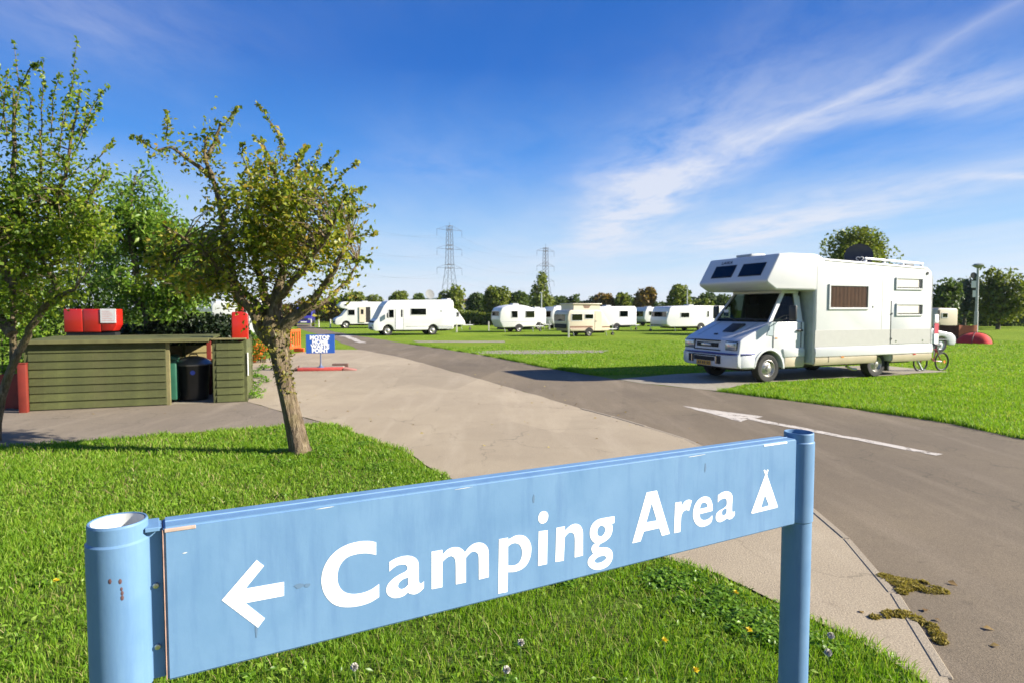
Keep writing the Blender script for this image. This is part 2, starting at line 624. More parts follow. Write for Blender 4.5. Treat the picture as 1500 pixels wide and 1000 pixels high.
d = 0.0
while d < dists[-1] - 0.5:
    L = 0.91
    p, q = along(d), along(min(d + L - 0.012, dists[-1]))
    mid = (p + q) / 2
    ang = math.atan2(q.y - p.y, q.x - p.x)
    bb = B().box(-(q - p).length / 2, (q - p).length / 2, -0.028, 0.028, -0.06, 0.015 + random.uniform(-.004, .004), 0.006, 1)
    k = bb.build('kerbstone', M_KERB, kerb)
    k.location = (mid.x, mid.y, 0)
    k.rotation_euler = (random.uniform(-.02, .02), 0, ang + random.uniform(-.012, .012))
    d += L


# ---- painted arrows, worn
def mat_paint():
    m = bpy.data.materials.new('worn_road_paint')
    m.use_nodes = True
    T = NT(m.node_tree)
    b = T.n['Principled BSDF']
    out = T.n['Material Output']
    v = T.new('ShaderNodeTexCoord').outputs['Object']
    n = T.noise(v, 7, 6, 0.7, 0.4)
    g2 = T.noise(v, 90, 3, 0.7)
    T.l.new(T.mix(n, (0.62, 0.56, 0.48), (0.48, 0.43, 0.37)), b.inputs['Base Color'])
    b.inputs['Roughness'].default_value = 0.8
    f = T.ramp(T.math('ADD', n, T.math('MULTIPLY', T.math('SUBTRACT', g2, 0.5), 0.5)), [(0.36, 0.15), (0.47, 0.92)])
    mx = T.new('ShaderNodeMixShader', {0: f, 1: T.new('ShaderNodeBsdfTransparent').outputs[0], 2: b.outputs[0]})
    T.l.new(mx.outputs[0], out.inputs[0])
    return m


M_PAINT = mat_paint()


def arrow(name, tip, tail, head=1.7, hw=0.36, sw=0.11):
    t, e = Vector(tip), Vector(tail)
    dv = (e - t).normalized()
    nv = Vector((-dv.y, dv.x))
    nk = t + dv * head
    pts = [t, nk + nv * hw - dv * 0.05, nk + nv * sw, e + nv * sw * 0.8, e - nv * sw * 0.9, nk - nv * sw, nk - nv * hw + dv * 0.1]
    return sheet(name, [tuple(p) for p in pts], 0.0095, M_PAINT, 0.012, 0.1)


arrow('road_arrow', (3.06, 10.95), (5.08, 7.22), 1.5, 0.34, 0.085)
arrow('road_arrow.001', gp(503, 491.0), gp(531, 502), 2.2, 0.5, 0.22)


# ================================================================== grass blades
def inpoly(x, y, poly):
    poly = np.asarray(poly)
    r = np.zeros(len(x), bool)
    j = len(poly) - 1
    for i in range(len(poly)):
        xi, yi = poly[i]
        xj, yj = poly[j]
        c = ((yi > y) != (yj > y)) & (x < (xj - xi) * (y - yi) / (yj - yi + 1e-12) + xi)
        r ^= c
        j = i
    return r


def vnoise(x, y, s, seed=0):
    """cheap smooth value noise"""
    x = x * s + seed * 13.7
    y = y * s + seed * 7.3
    xi = np.floor(x).astype(int)
    yi = np.floor(y).astype(int)
    fx = x - xi
    fy = y - yi
    fx = fx * fx * (3 - 2 * fx)
    fy = fy * fy * (3 - 2 * fy)
    def h(a, b):
        v = np.sin(a * 127.1 + b * 311.7) * 43758.5453
        return v - np.floor(v)
    return (h(xi, yi) * (1 - fx) + h(xi + 1, yi) * fx) * (1 - fy) + (h(xi, yi + 1) * (1 - fx) + h(xi + 1, yi + 1) * fx) * fy


def blades(name, x, y, hgt, wid, mat, lean=0.55):
    n = len(x)
    a = rng.uniform(0, 2 * pi, n)
    la = rng.uniform(0, 2 * pi, n)
    ln = rng.uniform(0.1, lean, n) * hgt * 1.5
    wx, wy = np.cos(a) * wid / 2, np.sin(a) * wid / 2
    dx, dy = np.cos(la) * ln, np.sin(la) * ln
    z0 = np.zeros(n)
    V = np.empty((n, 5, 3), np.float32)
    V[:, 0] = np.stack((x - wx, y - wy, z0), 1)
    V[:, 1] = np.stack((x + wx, y + wy, z0), 1)
    V[:, 2] = np.stack((x - wx * .75 + dx * .35, y - wy * .75 + dy * .35, hgt * .6), 1)
    V[:, 3] = np.stack((x + wx * .75 + dx * .35, y + wy * .75 + dy * .35, hgt * .6), 1)
    V[:, 4] = np.stack((x + dx, y + dy, hgt), 1)
    base = (np.arange(n) * 5)[:, None, None]
    F = (np.array([[0, 1, 3], [0, 3, 2], [2, 3, 4]])[None] + base).reshape(-1, 3)
    o = npmesh(name, V.reshape(-1, 3), F, mat)
    o['kind'] = 'stuff'
    return o


GREENS = [(0.088, 0.190, 0.008), (0.134, 0.268, 0.011), (0.180, 0.330, 0.015), (0.24, 0.365, 0.024), (0.36, 0.37, 0.10)]
M_GRASS = leafmat('grass_blade', GREENS, 0.42, 0.6, 0.7)

LAWN = PATH_N + PAD_G[1:] + [(1.55, 1.6), (1.2, 0.3), (-6, 0.2), (-16, 2.5)]

# dark thatch and earth under the near turf
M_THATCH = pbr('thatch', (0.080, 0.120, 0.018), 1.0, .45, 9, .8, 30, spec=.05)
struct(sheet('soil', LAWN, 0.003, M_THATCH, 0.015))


def scatter(x0, x1, y0, y1, dens, poly, cull=True):
    n = int((x1 - x0) * (y1 - y0) * dens)
    x = rng.uniform(x0, x1, n)
    y = rng.uniform(y0, y1, n)
    jx = x + (vnoise(x, y, 3.0, 1) - .5) * 0.22
    jy = y + (vnoise(x, y, 3.0, 2) - .5) * 0.22
    k = inpoly(jx, jy, poly)
    if cull:
        k &= (np.abs(x) < 1.0 * y + 1.6)
    return x[k], y[k]


xs, ys, hs, ws = [], [], [], []
for (y0, y1, dens, w, hh) in ((1.0, 2.4, 2600, .0045, .042), (2.4, 3.6, 7000, .0046, .043), (3.6, 5.0, 5800, .0058, .045), (5.0, 7.0, 4000, .0075, .046), (7.0, 9.4, 2600,   .010, .048)):
    x, y = scatter(-9.0 if y0 > 4 else -5.5, 2.2, y0, y1, dens, LAWN)
    cl = vnoise(x, y, 1.1, 3) * .6 + vnoise(x, y, 4.5, 4) * .7
    keep = rng.uniform(0, 1, len(x)) < 0.45 + 0.6 * cl
    x, y, cl = x[keep], y[keep], cl[keep]
    xs.append(x); ys.append(y)
    hs.append(hh * (0.45 + 0.85 * cl) * rng.uniform(0.6, 1.35, len(x)))
    ws.append(w * rng.uniform(0.7, 1.4, len(x)))
blades('grass', *(np.concatenate(v) for v in (xs, ys, hs, ws)), M_GRASS)

VERGE = [(4.5, 13.0), (5.62, 11.2), (6.25, 10.12), (6.68, 9.26), (6.85, 8.04), (7.0, 6.5), (26, 6.5), (40, 34), (2, 34), (-3, 27.5), (-0.3, 21.9), (1.0, 18.7), (2.2, 16.2), (4.4, 16.6), (11.8, 19.5), (12.4, 17.0), (6.3, 14.62), (5.7, 14.38), (5.15, 13.9)]
xs, ys, hs, ws = [], [], [], []
for (y0, y1, dens, w, hh) in ((6.5, 12.5, 1500, .010, .045), (12.5, 17, 800, .014, .045), (17, 24, 260, .022, .04), (24, 34, 80, .035, .035)):
    x, y = scatter(-3, 34, y0, y1, dens, VERGE, False)
    k = (x < 0.95 * y + 1)
    x, y = x[k], y[k]
    cl = vnoise(x, y, .9, 5) * .6 + vnoise(x, y, 3.5, 6) * .7
    xs.append(x); ys.append(y)
    hs.append(hh * (0.4 + 0.8 * cl) * rng.uniform(0.6, 1.3, len(x)))
    ws.append(w * rng.uniform(0.7, 1.4, len(x)))
blades('grass', *(np.concatenate(v) for v in (xs, ys, hs, ws)), M_GRASS)


# long ragged fringe along the road edge, and straw-coloured dead blades
xs, ys, hs, ws = [], [], [], []
pl = [Vector(p) for p in ROAD_R[4:]]
for a, b in zip(pl, pl[1:]):
    Ls = (b - a).length
    n = int(Ls * 900)
    t = rng.uniform(0, 1, n)
    nv = Vector((-(b - a).y, (b - a).x)).normalized()
    o = rng.gamma(1.6, .12, n) - .03
    x = a.x + (b.x - a.x) * t + nv.x * o
    y = a.y + (b.y - a.y) * t + nv.y * o
    cl = vnoise(x, y, 1.6, 11)
    k = (cl > .35) & ~((y > 13.0) & (y < 16.2))
    xs.append(x[k]); ys.append(y[k])
    hs.append((.05 + .09 * cl[k]) * rng.uniform(.5, 1.2, k.sum()))
    ws.append(.010 * rng.uniform(.7, 1.4, k.sum()))
blades('grass', *(np.concatenate(v) for v in (xs, ys, hs, ws)), M_GRASS, .7)
# broader blades and weed leaves mixed through the near turf
x, y = scatter(-6.0, 2.2, 2.0, 6.5, 900, LAWN)
k = rng.uniform(0, 1, len(x)) < vnoise(x, y, 2.2, 21) ** 1.5 * 1.3
x, y = x[k], y[k]
M_BROAD = leafmat('weed_leaf', [(0.075, 0.16, 0.010), (0.14, 0.26, 0.016), (0.22, 0.36, 0.035), (0.34, 0.44, 0.09)], .4, .38, 1.6)
WEED_XY = (x, y)
M_STRAW = leafmat('straw_blade', [(.20, .16, .05), (.32, .27, .11), (.42, .36, .18)], .3, .7, 1.0)
xs, ys, hs, ws = [], [], [], []
for (y0, y1, dens, w, hh) in ((1.5, 3.6, 420, .0042, .06), (3.6, 6.0, 240, .006, .06), (6.0, 9.4, 110, .009, .06)):
    x, y = scatter(-8.0, 2.2, y0, y1, dens, LAWN)
    k = rng.uniform(0, 1, len(x)) < vnoise(x, y, 1.7, 9) * 1.3
    x, y = x[k], y[k]
    xs.append(x); ys.append(y)
    hs.append(hh * rng.uniform(.3, 1.3, len(x)))
    ws.append(w * rng.uniform(.7, 1.3, len(x)))
blades('dead_grass', *(np.concatenate(v) for v in (xs, ys, hs, ws)), M_STRAW, 1.1)


def leaves_np(name, P, size, mat, parent=None, flat=0.0, droop=0.0, aspect=0.55, stuff=False, D=None):
    """leaf blades: a folded diamond of two triangles each, at points P"""
    n = len(P)
    if D is None:
        D = rng.normal(size=(n, 3))
    D[:, 2] = D[:, 2] * (1 - flat) - droop
    D /= np.linalg.norm(D, axis=1)[:, None] + 1e-9
    Nn = rng.normal(size=(n, 3))
    Nn[:, 2] = np.abs(Nn[:, 2]) + flat * 2.5 + .35
    Sd = np.cross(D, Nn)
    Sd /= np.linalg.norm(Sd, axis=1)[:, None] + 1e-9
    Nn = np.cross(Sd, D)
    sz = size * rng.uniform(0.65, 1.3, n)[:, None]
    w = sz * aspect * 0.5
    V = np.empty((n, 5, 3), np.float32)
    V[:, 0] = P - D * sz * .5
    V[:, 1] = P + Sd * w + Nn * w * .35 - D * sz * .08
    V[:, 2] = P + D * sz * .5 - Nn * sz * .10
    V[:, 3] = P - Sd * w + Nn * w * .35 - D * sz * .08
    V[:, 4] = P + D * sz * .15
    base = (np.arange(n) * 5)[:, None, None]
    F = (np.array([[0, 1, 4], [1, 2, 4], [0, 4, 3], [4, 2, 3]])[None] + base).reshape(-1, 3)
    o = npmesh(name, V.reshape(-1, 3), F, mat, parent)
    if stuff:
        o['kind'] = 'stuff'
    return o


# broad-leaved weeds (clover, plantain) in the lawn and along its edge
def clumps(spots, per, rad, hgt):
    out = []
    for (cx, cy, s) in spots:
        k = int(per * s)
        r = np.sqrt(rng.uniform(0, 1, k)) * rad * s
        a = rng.uniform(0, 2 * pi, k)
        out.append(np.stack((cx + r * np.cos(a), cy + r * np.sin(a), rng.uniform(.25, 1, k) * hgt * (1.1 - .5 * r / (rad * s))), 1))
    return np.concatenate(out)


M_CLOVER = leafmat('clover_leaf', [(0.085, 0.185, 0.013), (0.145, 0.28, 0.018), (0.22, 0.37, 0.04)], 0.42, 0.4, 2.0)
sp = []
for i in range(26):
    t = i / 25
    e = Vector((-1.3, 7.25)).lerp(Vector((-2.9, 8.9)), random.random())
    sp.append((e.x + random.uniform(-.7, -.05), e.y + random.uniform(-.5, .0), random.uniform(.5, 1.1)))
for i in range(18):
    sp.append((-2.5 + random.uniform(-.6, 1.2), 7.2 + random.uniform(-.7, .5), random.uniform(.4, .9)))
for i in range(34):
    e = Vector((1.12, 4.02)).lerp(Vector((1.70, 3.10)), random.random() ** 1.2)
    sp.append((e.x + random.uniform(-.28, .0), e.y + random.uniform(-.28, -.02), random.uniform(.35, .8)))
for i in range(60):
    y = random.uniform(2.3, 6.5)
    x = random.uniform(-1.0 * y, 0.55 * y)
    if inpoly(np.array([x + .2]), np.array([y + .2]), LAWN)[0]:
        sp.append((x, y, random.uniform(.2, .5)))
Pc = clumps(sp, 240, 0.18, 0.05)
k = inpoly(Pc[:, 0], Pc[:, 1], LAWN)
leaves_np('clover', Pc[k], 0.026, M_CLOVER, flat=.75, aspect=.9, stuff=True)

wx, wy = WEED_XY
leaves_np('weed_leaves', np.stack((wx, wy, rng.uniform(.012, .045, len(wx))), 1), 0.034, M_BROAD, flat=.45, aspect=.42, stuff=True)
# moss on the edging
M_MOSS = leafmat('moss', [(0.20, 0.15, 0.028), (0.29, 0.225, 0.04), (0.38, 0.31, 0.08)], 0.35, 0.8, 6.0)
for spots, lab, cols in (([(2.40, 3.86, .45), (2.44, 3.80, .6), (2.50, 3.76, .7), (2.55, 3.70, .6), (2.62, 3.68, .4), (2.42, 3.70, .35), (2.37, 3.66, .3), (2.58, 3.78, .3)], 'olive brown cushion of moss spilling from the edging onto the tarmac', None),
                         ([(2.02, 3.34, .22), (2.08, 3.36, .3), (2.14, 3.38, .35), (2.21, 3.38, .4), (2.25, 3.32, .4), (2.27, 3.25, .32), (2.25, 3.17, .35), (2.22, 3.10, .3), (2.17, 3.36, .25)], 'green ragged line of moss in the crack of the concrete', None)):
    Pm = clumps(spots, 1000, .125, .028)
    Pm = Pm[vnoise(Pm[:, 0], Pm[:, 1], 22, 5) > .27]
    o = leaves_np('moss', Pm, 0.022, M_MOSS, flat=.3, aspect=.35)
    tag(o, lab, 'moss', 'moss along the concrete edging')

# dandelions
M_STEM = pbr('stem', (0.16, 0.24, 0.06), 0.6)
M_PETAL = pbr('petal', (0.80, 0.62, 0.02), 0.6, 0.1)
M_SEED = pbr('seed_head', (0.62, 0.58, 0.50), 0.9, 0.15)


def dandelion(px, py, kind, lab, h=0.10):
    gx, gy = gp(px, py, h)
    lx, ly = random.uniform(-.02, .02), random.uniform(-.02, .02)
    t = thing('dandelion', lab, 'dandelion', (gx - lx, gy - ly, 0), 0, 'dandelions in the lawn')
    B().tube([(0, 0, 0), (lx * .3, ly * .3, h * .5), (lx, ly, h)], [.0022, .002, .0018], 5).build('stem', M_STEM, t)
    if kind == 'yellow':
        V, F = [], []
        for k in range(46):
            a = random.uniform(0, 2 * pi)
            el = random.uniform(0.1, 1.3)
            L = random.uniform(.014, .02)
            dv = Vector((cos(a) * cos(el), sin(a) * cos(el), sin(el)))
            sd = Vector((-sin(a), cos(a), 0)) * .0028
            o = Vector((lx, ly, h))
            i = len(V)
            V += [o - sd * .4, o + sd * .4, o + dv * L + sd, o + dv * L - sd]
            F.append((i, i + 1, i + 2, i + 3))
        npmesh('flower_head', V, F, M_PETAL, t)
    else:
        V, F = [], []
        for k in range(150):
            dv = Vector((random.gauss(0, 1), random.gauss(0, 1), random.gauss(0, 1))).normalized()
            sd = dv.orthogonal().normalized()
            s2 = dv.cross(sd)
            o = Vector((lx, ly, h))
            r = random.uniform(.014, .018)
            i = len(V)
            V += [o, o + dv * r + sd * .0035, o + dv * r - sd * .0035 + s2 * .001, o + dv * r + s2 * .0035]
            F += [(i, i + 1, i + 3), (i, i + 3, i + 2)]
        npmesh('seed_head', V, F, M_SEED, t)


for px, py, kd, lab in ((1097, 923, 'yellow', 'bright yellow dandelion flower standing left of the right sign post'),
                        (1078, 868, 'yellow', 'yellow dandelion among clover leaves at the edge of the concrete'),
                        (1019, 982, 'yellow', 'low yellow dandelion in the grass at the very bottom of the view'),
                        (973, 938, 'yellow', 'small yellow dandelion in the grass below the word Area'),
                        (82, 850, 'yellow', 'yellow dandelion in the lawn beyond the left sign post'),
                        (763, 940, 'seed', 'pale dandelion clock in the grass below the middle of the sign'),
                        (742, 980, 'seed', 'lower of two dandelion clocks below the middle of the sign'),
                        (1217, 930, 'seed', 'white dandelion clock right of the right sign post, nearest the concrete'),
                        (1213, 955, 'seed', 'white dandelion clock right of the right sign post, nearest the camera'),
                        (519, 976, 'seed', 'dandelion clock in the grass near the bottom edge of the sign board')):
    dandelion(px, py, kd, lab, random.uniform(.08, .12))


# fallen leaves blown over the concrete, the road and the lawn
LV = [(random.uniform(-7, 3), random.uniform(3, 20)) for _ in range(900)]
xs = np.array([p[0] for p in LV]); ys = np.array([p[1] for p in LV])
edge = np.minimum(np.abs(xs + .47 * ys - 6.3), np.abs(xs + .8 * ys - 5.5))
k = rng.uniform(0, 1, len(xs)) < np.where(edge < .5, .55, .10)
Pf = np.stack((xs[k], ys[k], np.full(k.sum(), .013)), 1)
M_DEAD = leafmat('fallen_leaf', [(.16, .09, .03), (.30, .20, .06), (.42, .34, .14)], .2, .7, 1.)
o = leaves_np('fallen_leaves', Pf, .05, M_DEAD, flat=.96, aspect=.7, stuff=True)

# ================================================================== the blue sign in front
def sign_blue():
    m = bpy.data.materials.new('sign_blue_paint')
    m.use_nodes = True
    T = NT(m.node_tree)
    b = T.n['Principled BSDF']
    v = T.new('ShaderNodeTexCoord').outputs['Object']
    n = T.noise(v, 5.5, 5, 0.6, .4)
    mp = T.new('ShaderNodeMapping', {'Vector': v, 'Scale': (24, 24, 3)}).outputs[0]
    st = T.noise(mp, 1.0, 5, 0.65)
    c = T.mix(T.ramp(n, [(0.3, 0.0), (0.75, 1.0)]), (0.115, 0.225, 0.372), (0.147, 0.265, 0.415))
    c = T.mix(T.math('MULTIPLY', T.ramp(st, [(0.48, 0.0), (0.75, 1.0)]), 0.7), c, (0.085, 0.175, 0.325))
    sc = T.noise(v, 48, 4, 0.75, 1.2)
    c = T.mix(T.ramp(sc, [(0.72, 0.0), (0.75, 0.75)]), c, (0.10, 0.16, 0.26))
    T.l.new(c, b.inputs['Base Color'])
    b.inputs['Roughness'].default_value = 0.42
    T.l.new(T.ramp(n, [(0.3, 0.45), (0.7, 0.6)]), b.inputs['Roughness'])
    b.inputs['Specular IOR Level'].default_value = 0.35
    bp = T.new('ShaderNodeBump', {'Strength': 0.03, 'Distance': 0.01, 'Height': T.noise(v, 60, 4, .6)})
    T.l.new(bp.outputs[0], b.inputs['Normal'])
    return m


M_BLUE = sign_blue()
M_WHITE = pbr('white_vinyl', (0.88, 0.88, 0.86), 0.5, 0.02)
M_STEEL = pbr('galvanised', (0.55, 0.55, 0.56), 0.35, 0.15, metal=1.0)
M_RUST = pbr('bare_primer', (0.50, 0.30, 0.22), 0.8, 0.3, 30)
M_CREAM_IN = pbr('tube_inside', (0.62, 0.62, 0.58), 0.6, 0.1)

FL = atY(239, 772, 1.144)          # front face, left top corner
FR = atY(1167.6, 642.4, 2.11)      # front face, right top corner
BH = 0.300
BT = 0.070
hx = Vector((FR.x - FL.x, FR.y - FL.y, 0))
SL = hx.length
RZ = math.atan2(hx.y, hx.x)
DZ = FR.z - FL.z
U = hx.normalized()
NB = Vector((-U.y, U.x, 0))        # away from the camera
sign = thing('direction_sign', 'pale blue Camping Area sign board between two round posts in the grass', 'sign', (FL.x, FL.y, 0), RZ)
ZL = FL.z


def zt(x):
    return ZL + DZ * x / SL


def sbox(x0, x1, y0, y1, za, zb, bev=0.0, seg=2):
    """box whose top and bottom follow the slope of the board; za, zb measured down from the board top"""
    t = bmesh.new()
    bmesh.ops.create_cube(t, size=1)
    for v in t.verts:
        x = x0 + (v.co.x + .5) * (x1 - x0)
        v.co = Vector((x, y0 + (v.co.y + .5) * (y1 - y0), zt(x) - (za if v.co.z > 0 else zb)))
    if bev:
        bmesh.ops.bevel(t, geom=t.edges[:], offset=bev, segments=seg, affect='EDGES')
    b = B()
    b._add(t)
    return b


board = sbox(0, SL, 0, BT, 0, BH, 0.004, 3).build('sign_board', M_BLUE, sign)
# folded lips along the top of the extrusion
sbox(0.004, SL - .004, BT * .50, BT * .50 + .0016, -.0018, .01).build('seam', pbr('seam_edge', (0.22, 0.36, 0.56), .4), board)
lip = sbox(SL - .175, SL - .055, -.0012, .004, .004, .009).build('chipped_edge', M_WHITE, board)
sbox(0.0015, 0.055, -.0014, .01, .0035, .0105, .001, 1).build('bare_patch', pbr('bare_metal', (0.42, 0.31, 0.25), .5, .2, 40), board)
sbox(-.0016, .0, .001, BT - .002, .006, BH - .003).build('rusty_end', M_RUST, board)

PR = 0.0495
posts = []
for side in (0, 1):
    cx = -0.0735 if side == 0 else SL + 0.0600
    top = zt(0 if side == 0 else SL)
    up = 0.017 if side == 0 else .014
    cy = BT * .5
    M = Matrix.Translation((cx, cy, 0))
    p = B()
    ri = PR - .004
    p.lathe([(PR, -.25), (PR, top + up - .004), (PR - .0015, top + up), (ri, top + up), (ri - .001, top + up - .004), (ri - .001, top - .22), (0, top - .22)], 48, M)
    post = p.build('post', M_BLUE, sign, 20)
    s = B()
    rs = PR + .0032
    s.lathe([(PR, top - BH - .004), (rs, top - BH), (rs, top - .020), (PR, top - .016)], 48, M)
    s.build('sleeve', M_BLUE, post, 20)
    inner = B()
    inner.lathe([(ri - .002, top - .215), (ri - .002, top + up - .0015)], 40, M)
    inner.build('bore', M_CREAM_IN if side == 0 else M_BLUE, post, 60)
    # the channel that carries the board
    xa, xb = (cx + PR - .012, -.0017) if side == 0 else (SL + .003, cx - PR + .016)
    ch = sbox(xa, xb, .017, BT - .006, .004, BH - .002, .0015, 1)
    if side == 0:
        ch._add(sbox(cx + PR - .006, -.006, .004, BT - .004, -.001, .007, .001, 1).bm)
    brk = ch.build('bracket', M_BLUE, sign)
    if side == 0:
        for q in (.115, .235):
            bo = B()
            Mb = Matrix.Translation(((xa + xb) / 2 + .004, .017, zt(0) - q)) @ Matrix.Rotation(R(90), 4, 'X')
            bo.lathe([(0, .0005), (.0062, .0005), (.0062, .0015), (.0048, .0042), (0, .005)], 12, Mb)
            bo.build('bolt', M_STEEL, brk)
# scabs of flaked paint on the left post
for (px, py, s) in ((161, 851, .004), (176, 851, .004), (178, 862, .003), (179, 868, .0035), (179, 875, .004)):
    d_ = ray(px, py)
    inv = Matrix.Rotation(-RZ, 3, 'Z')
    o_ = inv @ (Vector((0, 0, CAM_H)) - Vector((FL.x, FL.y, 0)))
    d2 = inv @ d_
    cx, cy = -.0735, BT * .5
    ox, oy = o_.x - cx, o_.y - cy
    rr = PR + .0034
    a_ = d2.x ** 2 + d2.y ** 2
    b_ = ox * d2.x + oy * d2.y
    disc = b_ * b_ - a_ * (ox * ox + oy * oy - rr * rr)
    if disc > 0:
        t_ = (-b_ - math.sqrt(disc)) / a_
        hp = o_ + d2 * t_
        nrm = Vector((hp.x - cx, hp.y - cy, 0)).normalized()
        q = nrm.to_track_quat('Z', 'Y').to_matrix().to_4x4()
        B().lathe([(0, .0006), (s * .6, .0005), (s, 0)], 7, Matrix.Translation(hp) @ q @ Matrix.Diagonal((.7, 1.3, 1, 1))).build('paint_chip', pbr('scab', (.10, .05, .05), .8), sign)


# lettering: outlines laid out on the board face
def on_face(px, py):
    d_ = ray(px, py)
    n = NB
    t_ = (n.x * FL.x + n.y * FL.y) / (n.x * d_.x + n.y * d_.y)
    w = Vector((d_.x * t_ - FL.x, d_.y * t_ - FL.y, CAM_H + d_.z * t_))
    return (w.x * U.x + w.y * U.y, w.z)


def smooth_loop(pts, ang=38, k=5):
    """round the outline between its sharp corners (Catmull-Rom)"""
    n = len(pts)
    P = [Vector(p) for p in pts]
    corner = []
    for i in range(n):
        a = P[i] - P[i - 1]
        b = P[(i + 1) % n] - P[i]
        corner.append(a.length < 1e-9 or b.length < 1e-9 or a.angle(b) > R(ang))
    out = []
    for i in range(n):
        p1, p2 = P[i], P[(i + 1) % n]
        p0 = P[i - 1] if not corner[i] else None
        p3 = P[(i + 2) % n] if not corner[(i + 1) % n] else None
        if p0 is None and p3 is None:
            out.append(p1)
            continue
        if p0 is None:
            p0 = p1 * 2 - p2 if p3 is None else p1 - ((p2 - p1) * 1.0 - (p3 - p1) * .0) * .5
        if p3 is None:
            p3 = p2 + (p2 - p1) * .5
        for j in range(k):
            t = j / k
            out.append(.5 * ((2 * p1) + (p2 - p0) * t + (2 * p0 - 5 * p1 + 4 * p2 - p3) * t * t + (3 * p1 - p0 - 3 * p2 + p3) * t ** 3))
    return out


def glyph(name, loops, org, sc, ang=38):
    L3 = []
    for lp in loops:
        px = smooth_loop([(org[0] + x / sc, org[1] + y / sc) for x, y in lp], ang)
        L3.append([Vector((*on_face(p.x, p.y), 0)) for p in px])
    tris = geometry.tessellate_polygon(L3)
    flat = [p for lp in L3 for p in lp]
    b = B()
    vs_ = [b.bm.verts.new((p.x, -0.0007, p.y)) for p in flat]
    for t in tris:
        try:
            b.bm.faces.new([vs_[i] for i in t])
        except ValueError:
            pass
    # thin edge of the vinyl
    i0 = 0
    for lp in L3:
        n = len(lp)
        back = [b.bm.verts.new((p.x, 0.0004, p.y)) for p in lp]
        for i in range(n):
            b.bm.faces.new((vs_[i0 + i], vs_[i0 + (i + 1) % n], back[(i + 1) % n], back[i]))
        i0 += n
    bmesh.ops.recalc_face_normals(b.bm, faces=b.bm.faces[:])
    return b.build(name, M_WHITE, board, 0)


Z1 = ((320, 790), 6.25)
Z2 = ((560, 780), 9.0909)
Z4 = ((720, 740), 8.3333)
Z5 = ((850, 740), 10.0)
Z6 = ((980, 680), 9.0909)
glyph('arrow_symbol', [[(30, 552), (348, 183), (416, 237), (246, 446), (600, 384), (600, 510), (246, 577), (425, 717), (362, 802)]], *Z1, ang=1)
glyph('letter', [[(1443, 22), (1380, 10), (1290, 14), (1180, 42), (1080, 98), (1003, 180), (957, 275), (942, 370), (953, 450), (985, 520), (1040, 578), (1110, 608), (1200, 614), (1300, 600), (1390, 570), (1470, 522), (1470, 402), (1400, 452), (1320, 484), (1240, 495), (1180, 487), (1130, 458), (1098, 405), (1088, 340), (1098, 270), (1130, 205), (1185, 155), (1260, 130), (1340, 121), (1400, 127), (1443, 136)]], *Z1)
glyph('letter', [[(92, 385), (150, 350), (230, 318), (310, 302), (380, 305), (440, 330), (475, 375), (483, 440), (484, 560), (486, 640), (500, 672), (530, 662), (554, 638), (552, 728), (500, 780), (435, 812), (385, 810), (360, 803), (340, 788), (290, 830), (220, 858), (150, 862), (95, 840), (60, 800), (52, 745), (75, 680), (140, 610), (220, 556), (300, 515), (335, 480), (335, 450), (310, 422), (270, 415), (200, 428), (150, 460), (92, 510)],
               [(343, 590), (343, 688), (300, 730), (255, 748), (220, 735), (206, 705), (225, 655), (280, 610)]], *Z2)
glyph('letter', [[(655, 248), (800, 222), (800, 290), (850, 232), (910, 198), (970, 187), (1030, 195), (1075, 225), (1098, 256), (1140, 200), (1200, 150), (1270, 127), (1340, 135), (1390, 175), (1413, 240), (1416, 400), (1416, 585), (1285, 617), (1284, 420), (1280, 300), (1262, 260), (1225, 242), (1180, 255), (1112, 325), (1112, 655), (978, 682), (977, 450), (972, 365), (955, 322), (920, 303), (870, 318), (800, 380), (798, 718), (655, 746)]], *Z2)
glyph('letter', [[(90, 408), (200, 388), (200, 410), (232, 395), (285, 367), (345, 357), (405, 370), (450, 410), (478, 470), (484, 540), (470, 630), (430, 715), (370, 770), (300, 800), (240, 808), (198, 808), (192, 1050), (80, 1072)],
               [(200, 495), (240, 465), (285, 454), (330, 465), (360, 505), (372, 560), (365, 630), (335, 690), (290, 722), (240, 730), (200, 728)]], *Z4)
glyph('letter', [[(575, 312), (683, 298), (676, 710), (566, 733)]], *Z4, ang=1)
glyph('letter', [[(690, 130), (686, 95), (668, 73), (640, 66), (605, 75), (580, 105), (570, 145), (575, 185), (595, 210), (622, 216), (655, 203), (680, 172)]], *Z4, ang=80)
glyph('letter', [[(790, 270), (893, 250), (893, 303), (940, 257), (985, 229), (1030, 220), (1075, 235), (1103, 275), (1114, 330), (1114, 450), (1114, 605), (1013, 630), (1016, 470), (1014, 385), (1003, 345), (975, 322), (940, 330), (893, 380), (880, 668), (778, 685)]], *Z4)
glyph('letter', [[(498, 152), (498, 250), (460, 262), (470, 310), (465, 380), (430, 460), (360, 520), (290, 558), (263, 602), (310, 610), (380, 609), (430, 628), (465, 670), (473, 740), (450, 820), (390, 890), (300, 930), (220, 935), (155, 910), (115, 865), (108, 815), (130, 760), (187, 702), (167, 662), (162, 620), (182, 578), (220, 550), (180, 520), (150, 470), (138, 400), (150, 320), (190, 250), (250, 205), (320, 183)],
               [(310, 288), (350, 308), (365, 350), (350, 400), (320, 440), (290, 450), (258, 430), (246, 385), (258, 330), (282, 298)],
               [(240, 762), (300, 735), (350, 730), (378, 750), (365, 785), (310, 825), (250, 838), (213, 825), (207, 797)]], *Z5, ang=50)
glyph('letter', [[(947, 720.5), (962, 717.6), (981, 780.8), (969.5, 784), (965.5, 772.5), (943, 777.5), (938, 792), (926, 794.8)], [(946.5, 764.2), (962, 761.6), (954.3, 736)]], (0, 0), 1.0, ang=1)
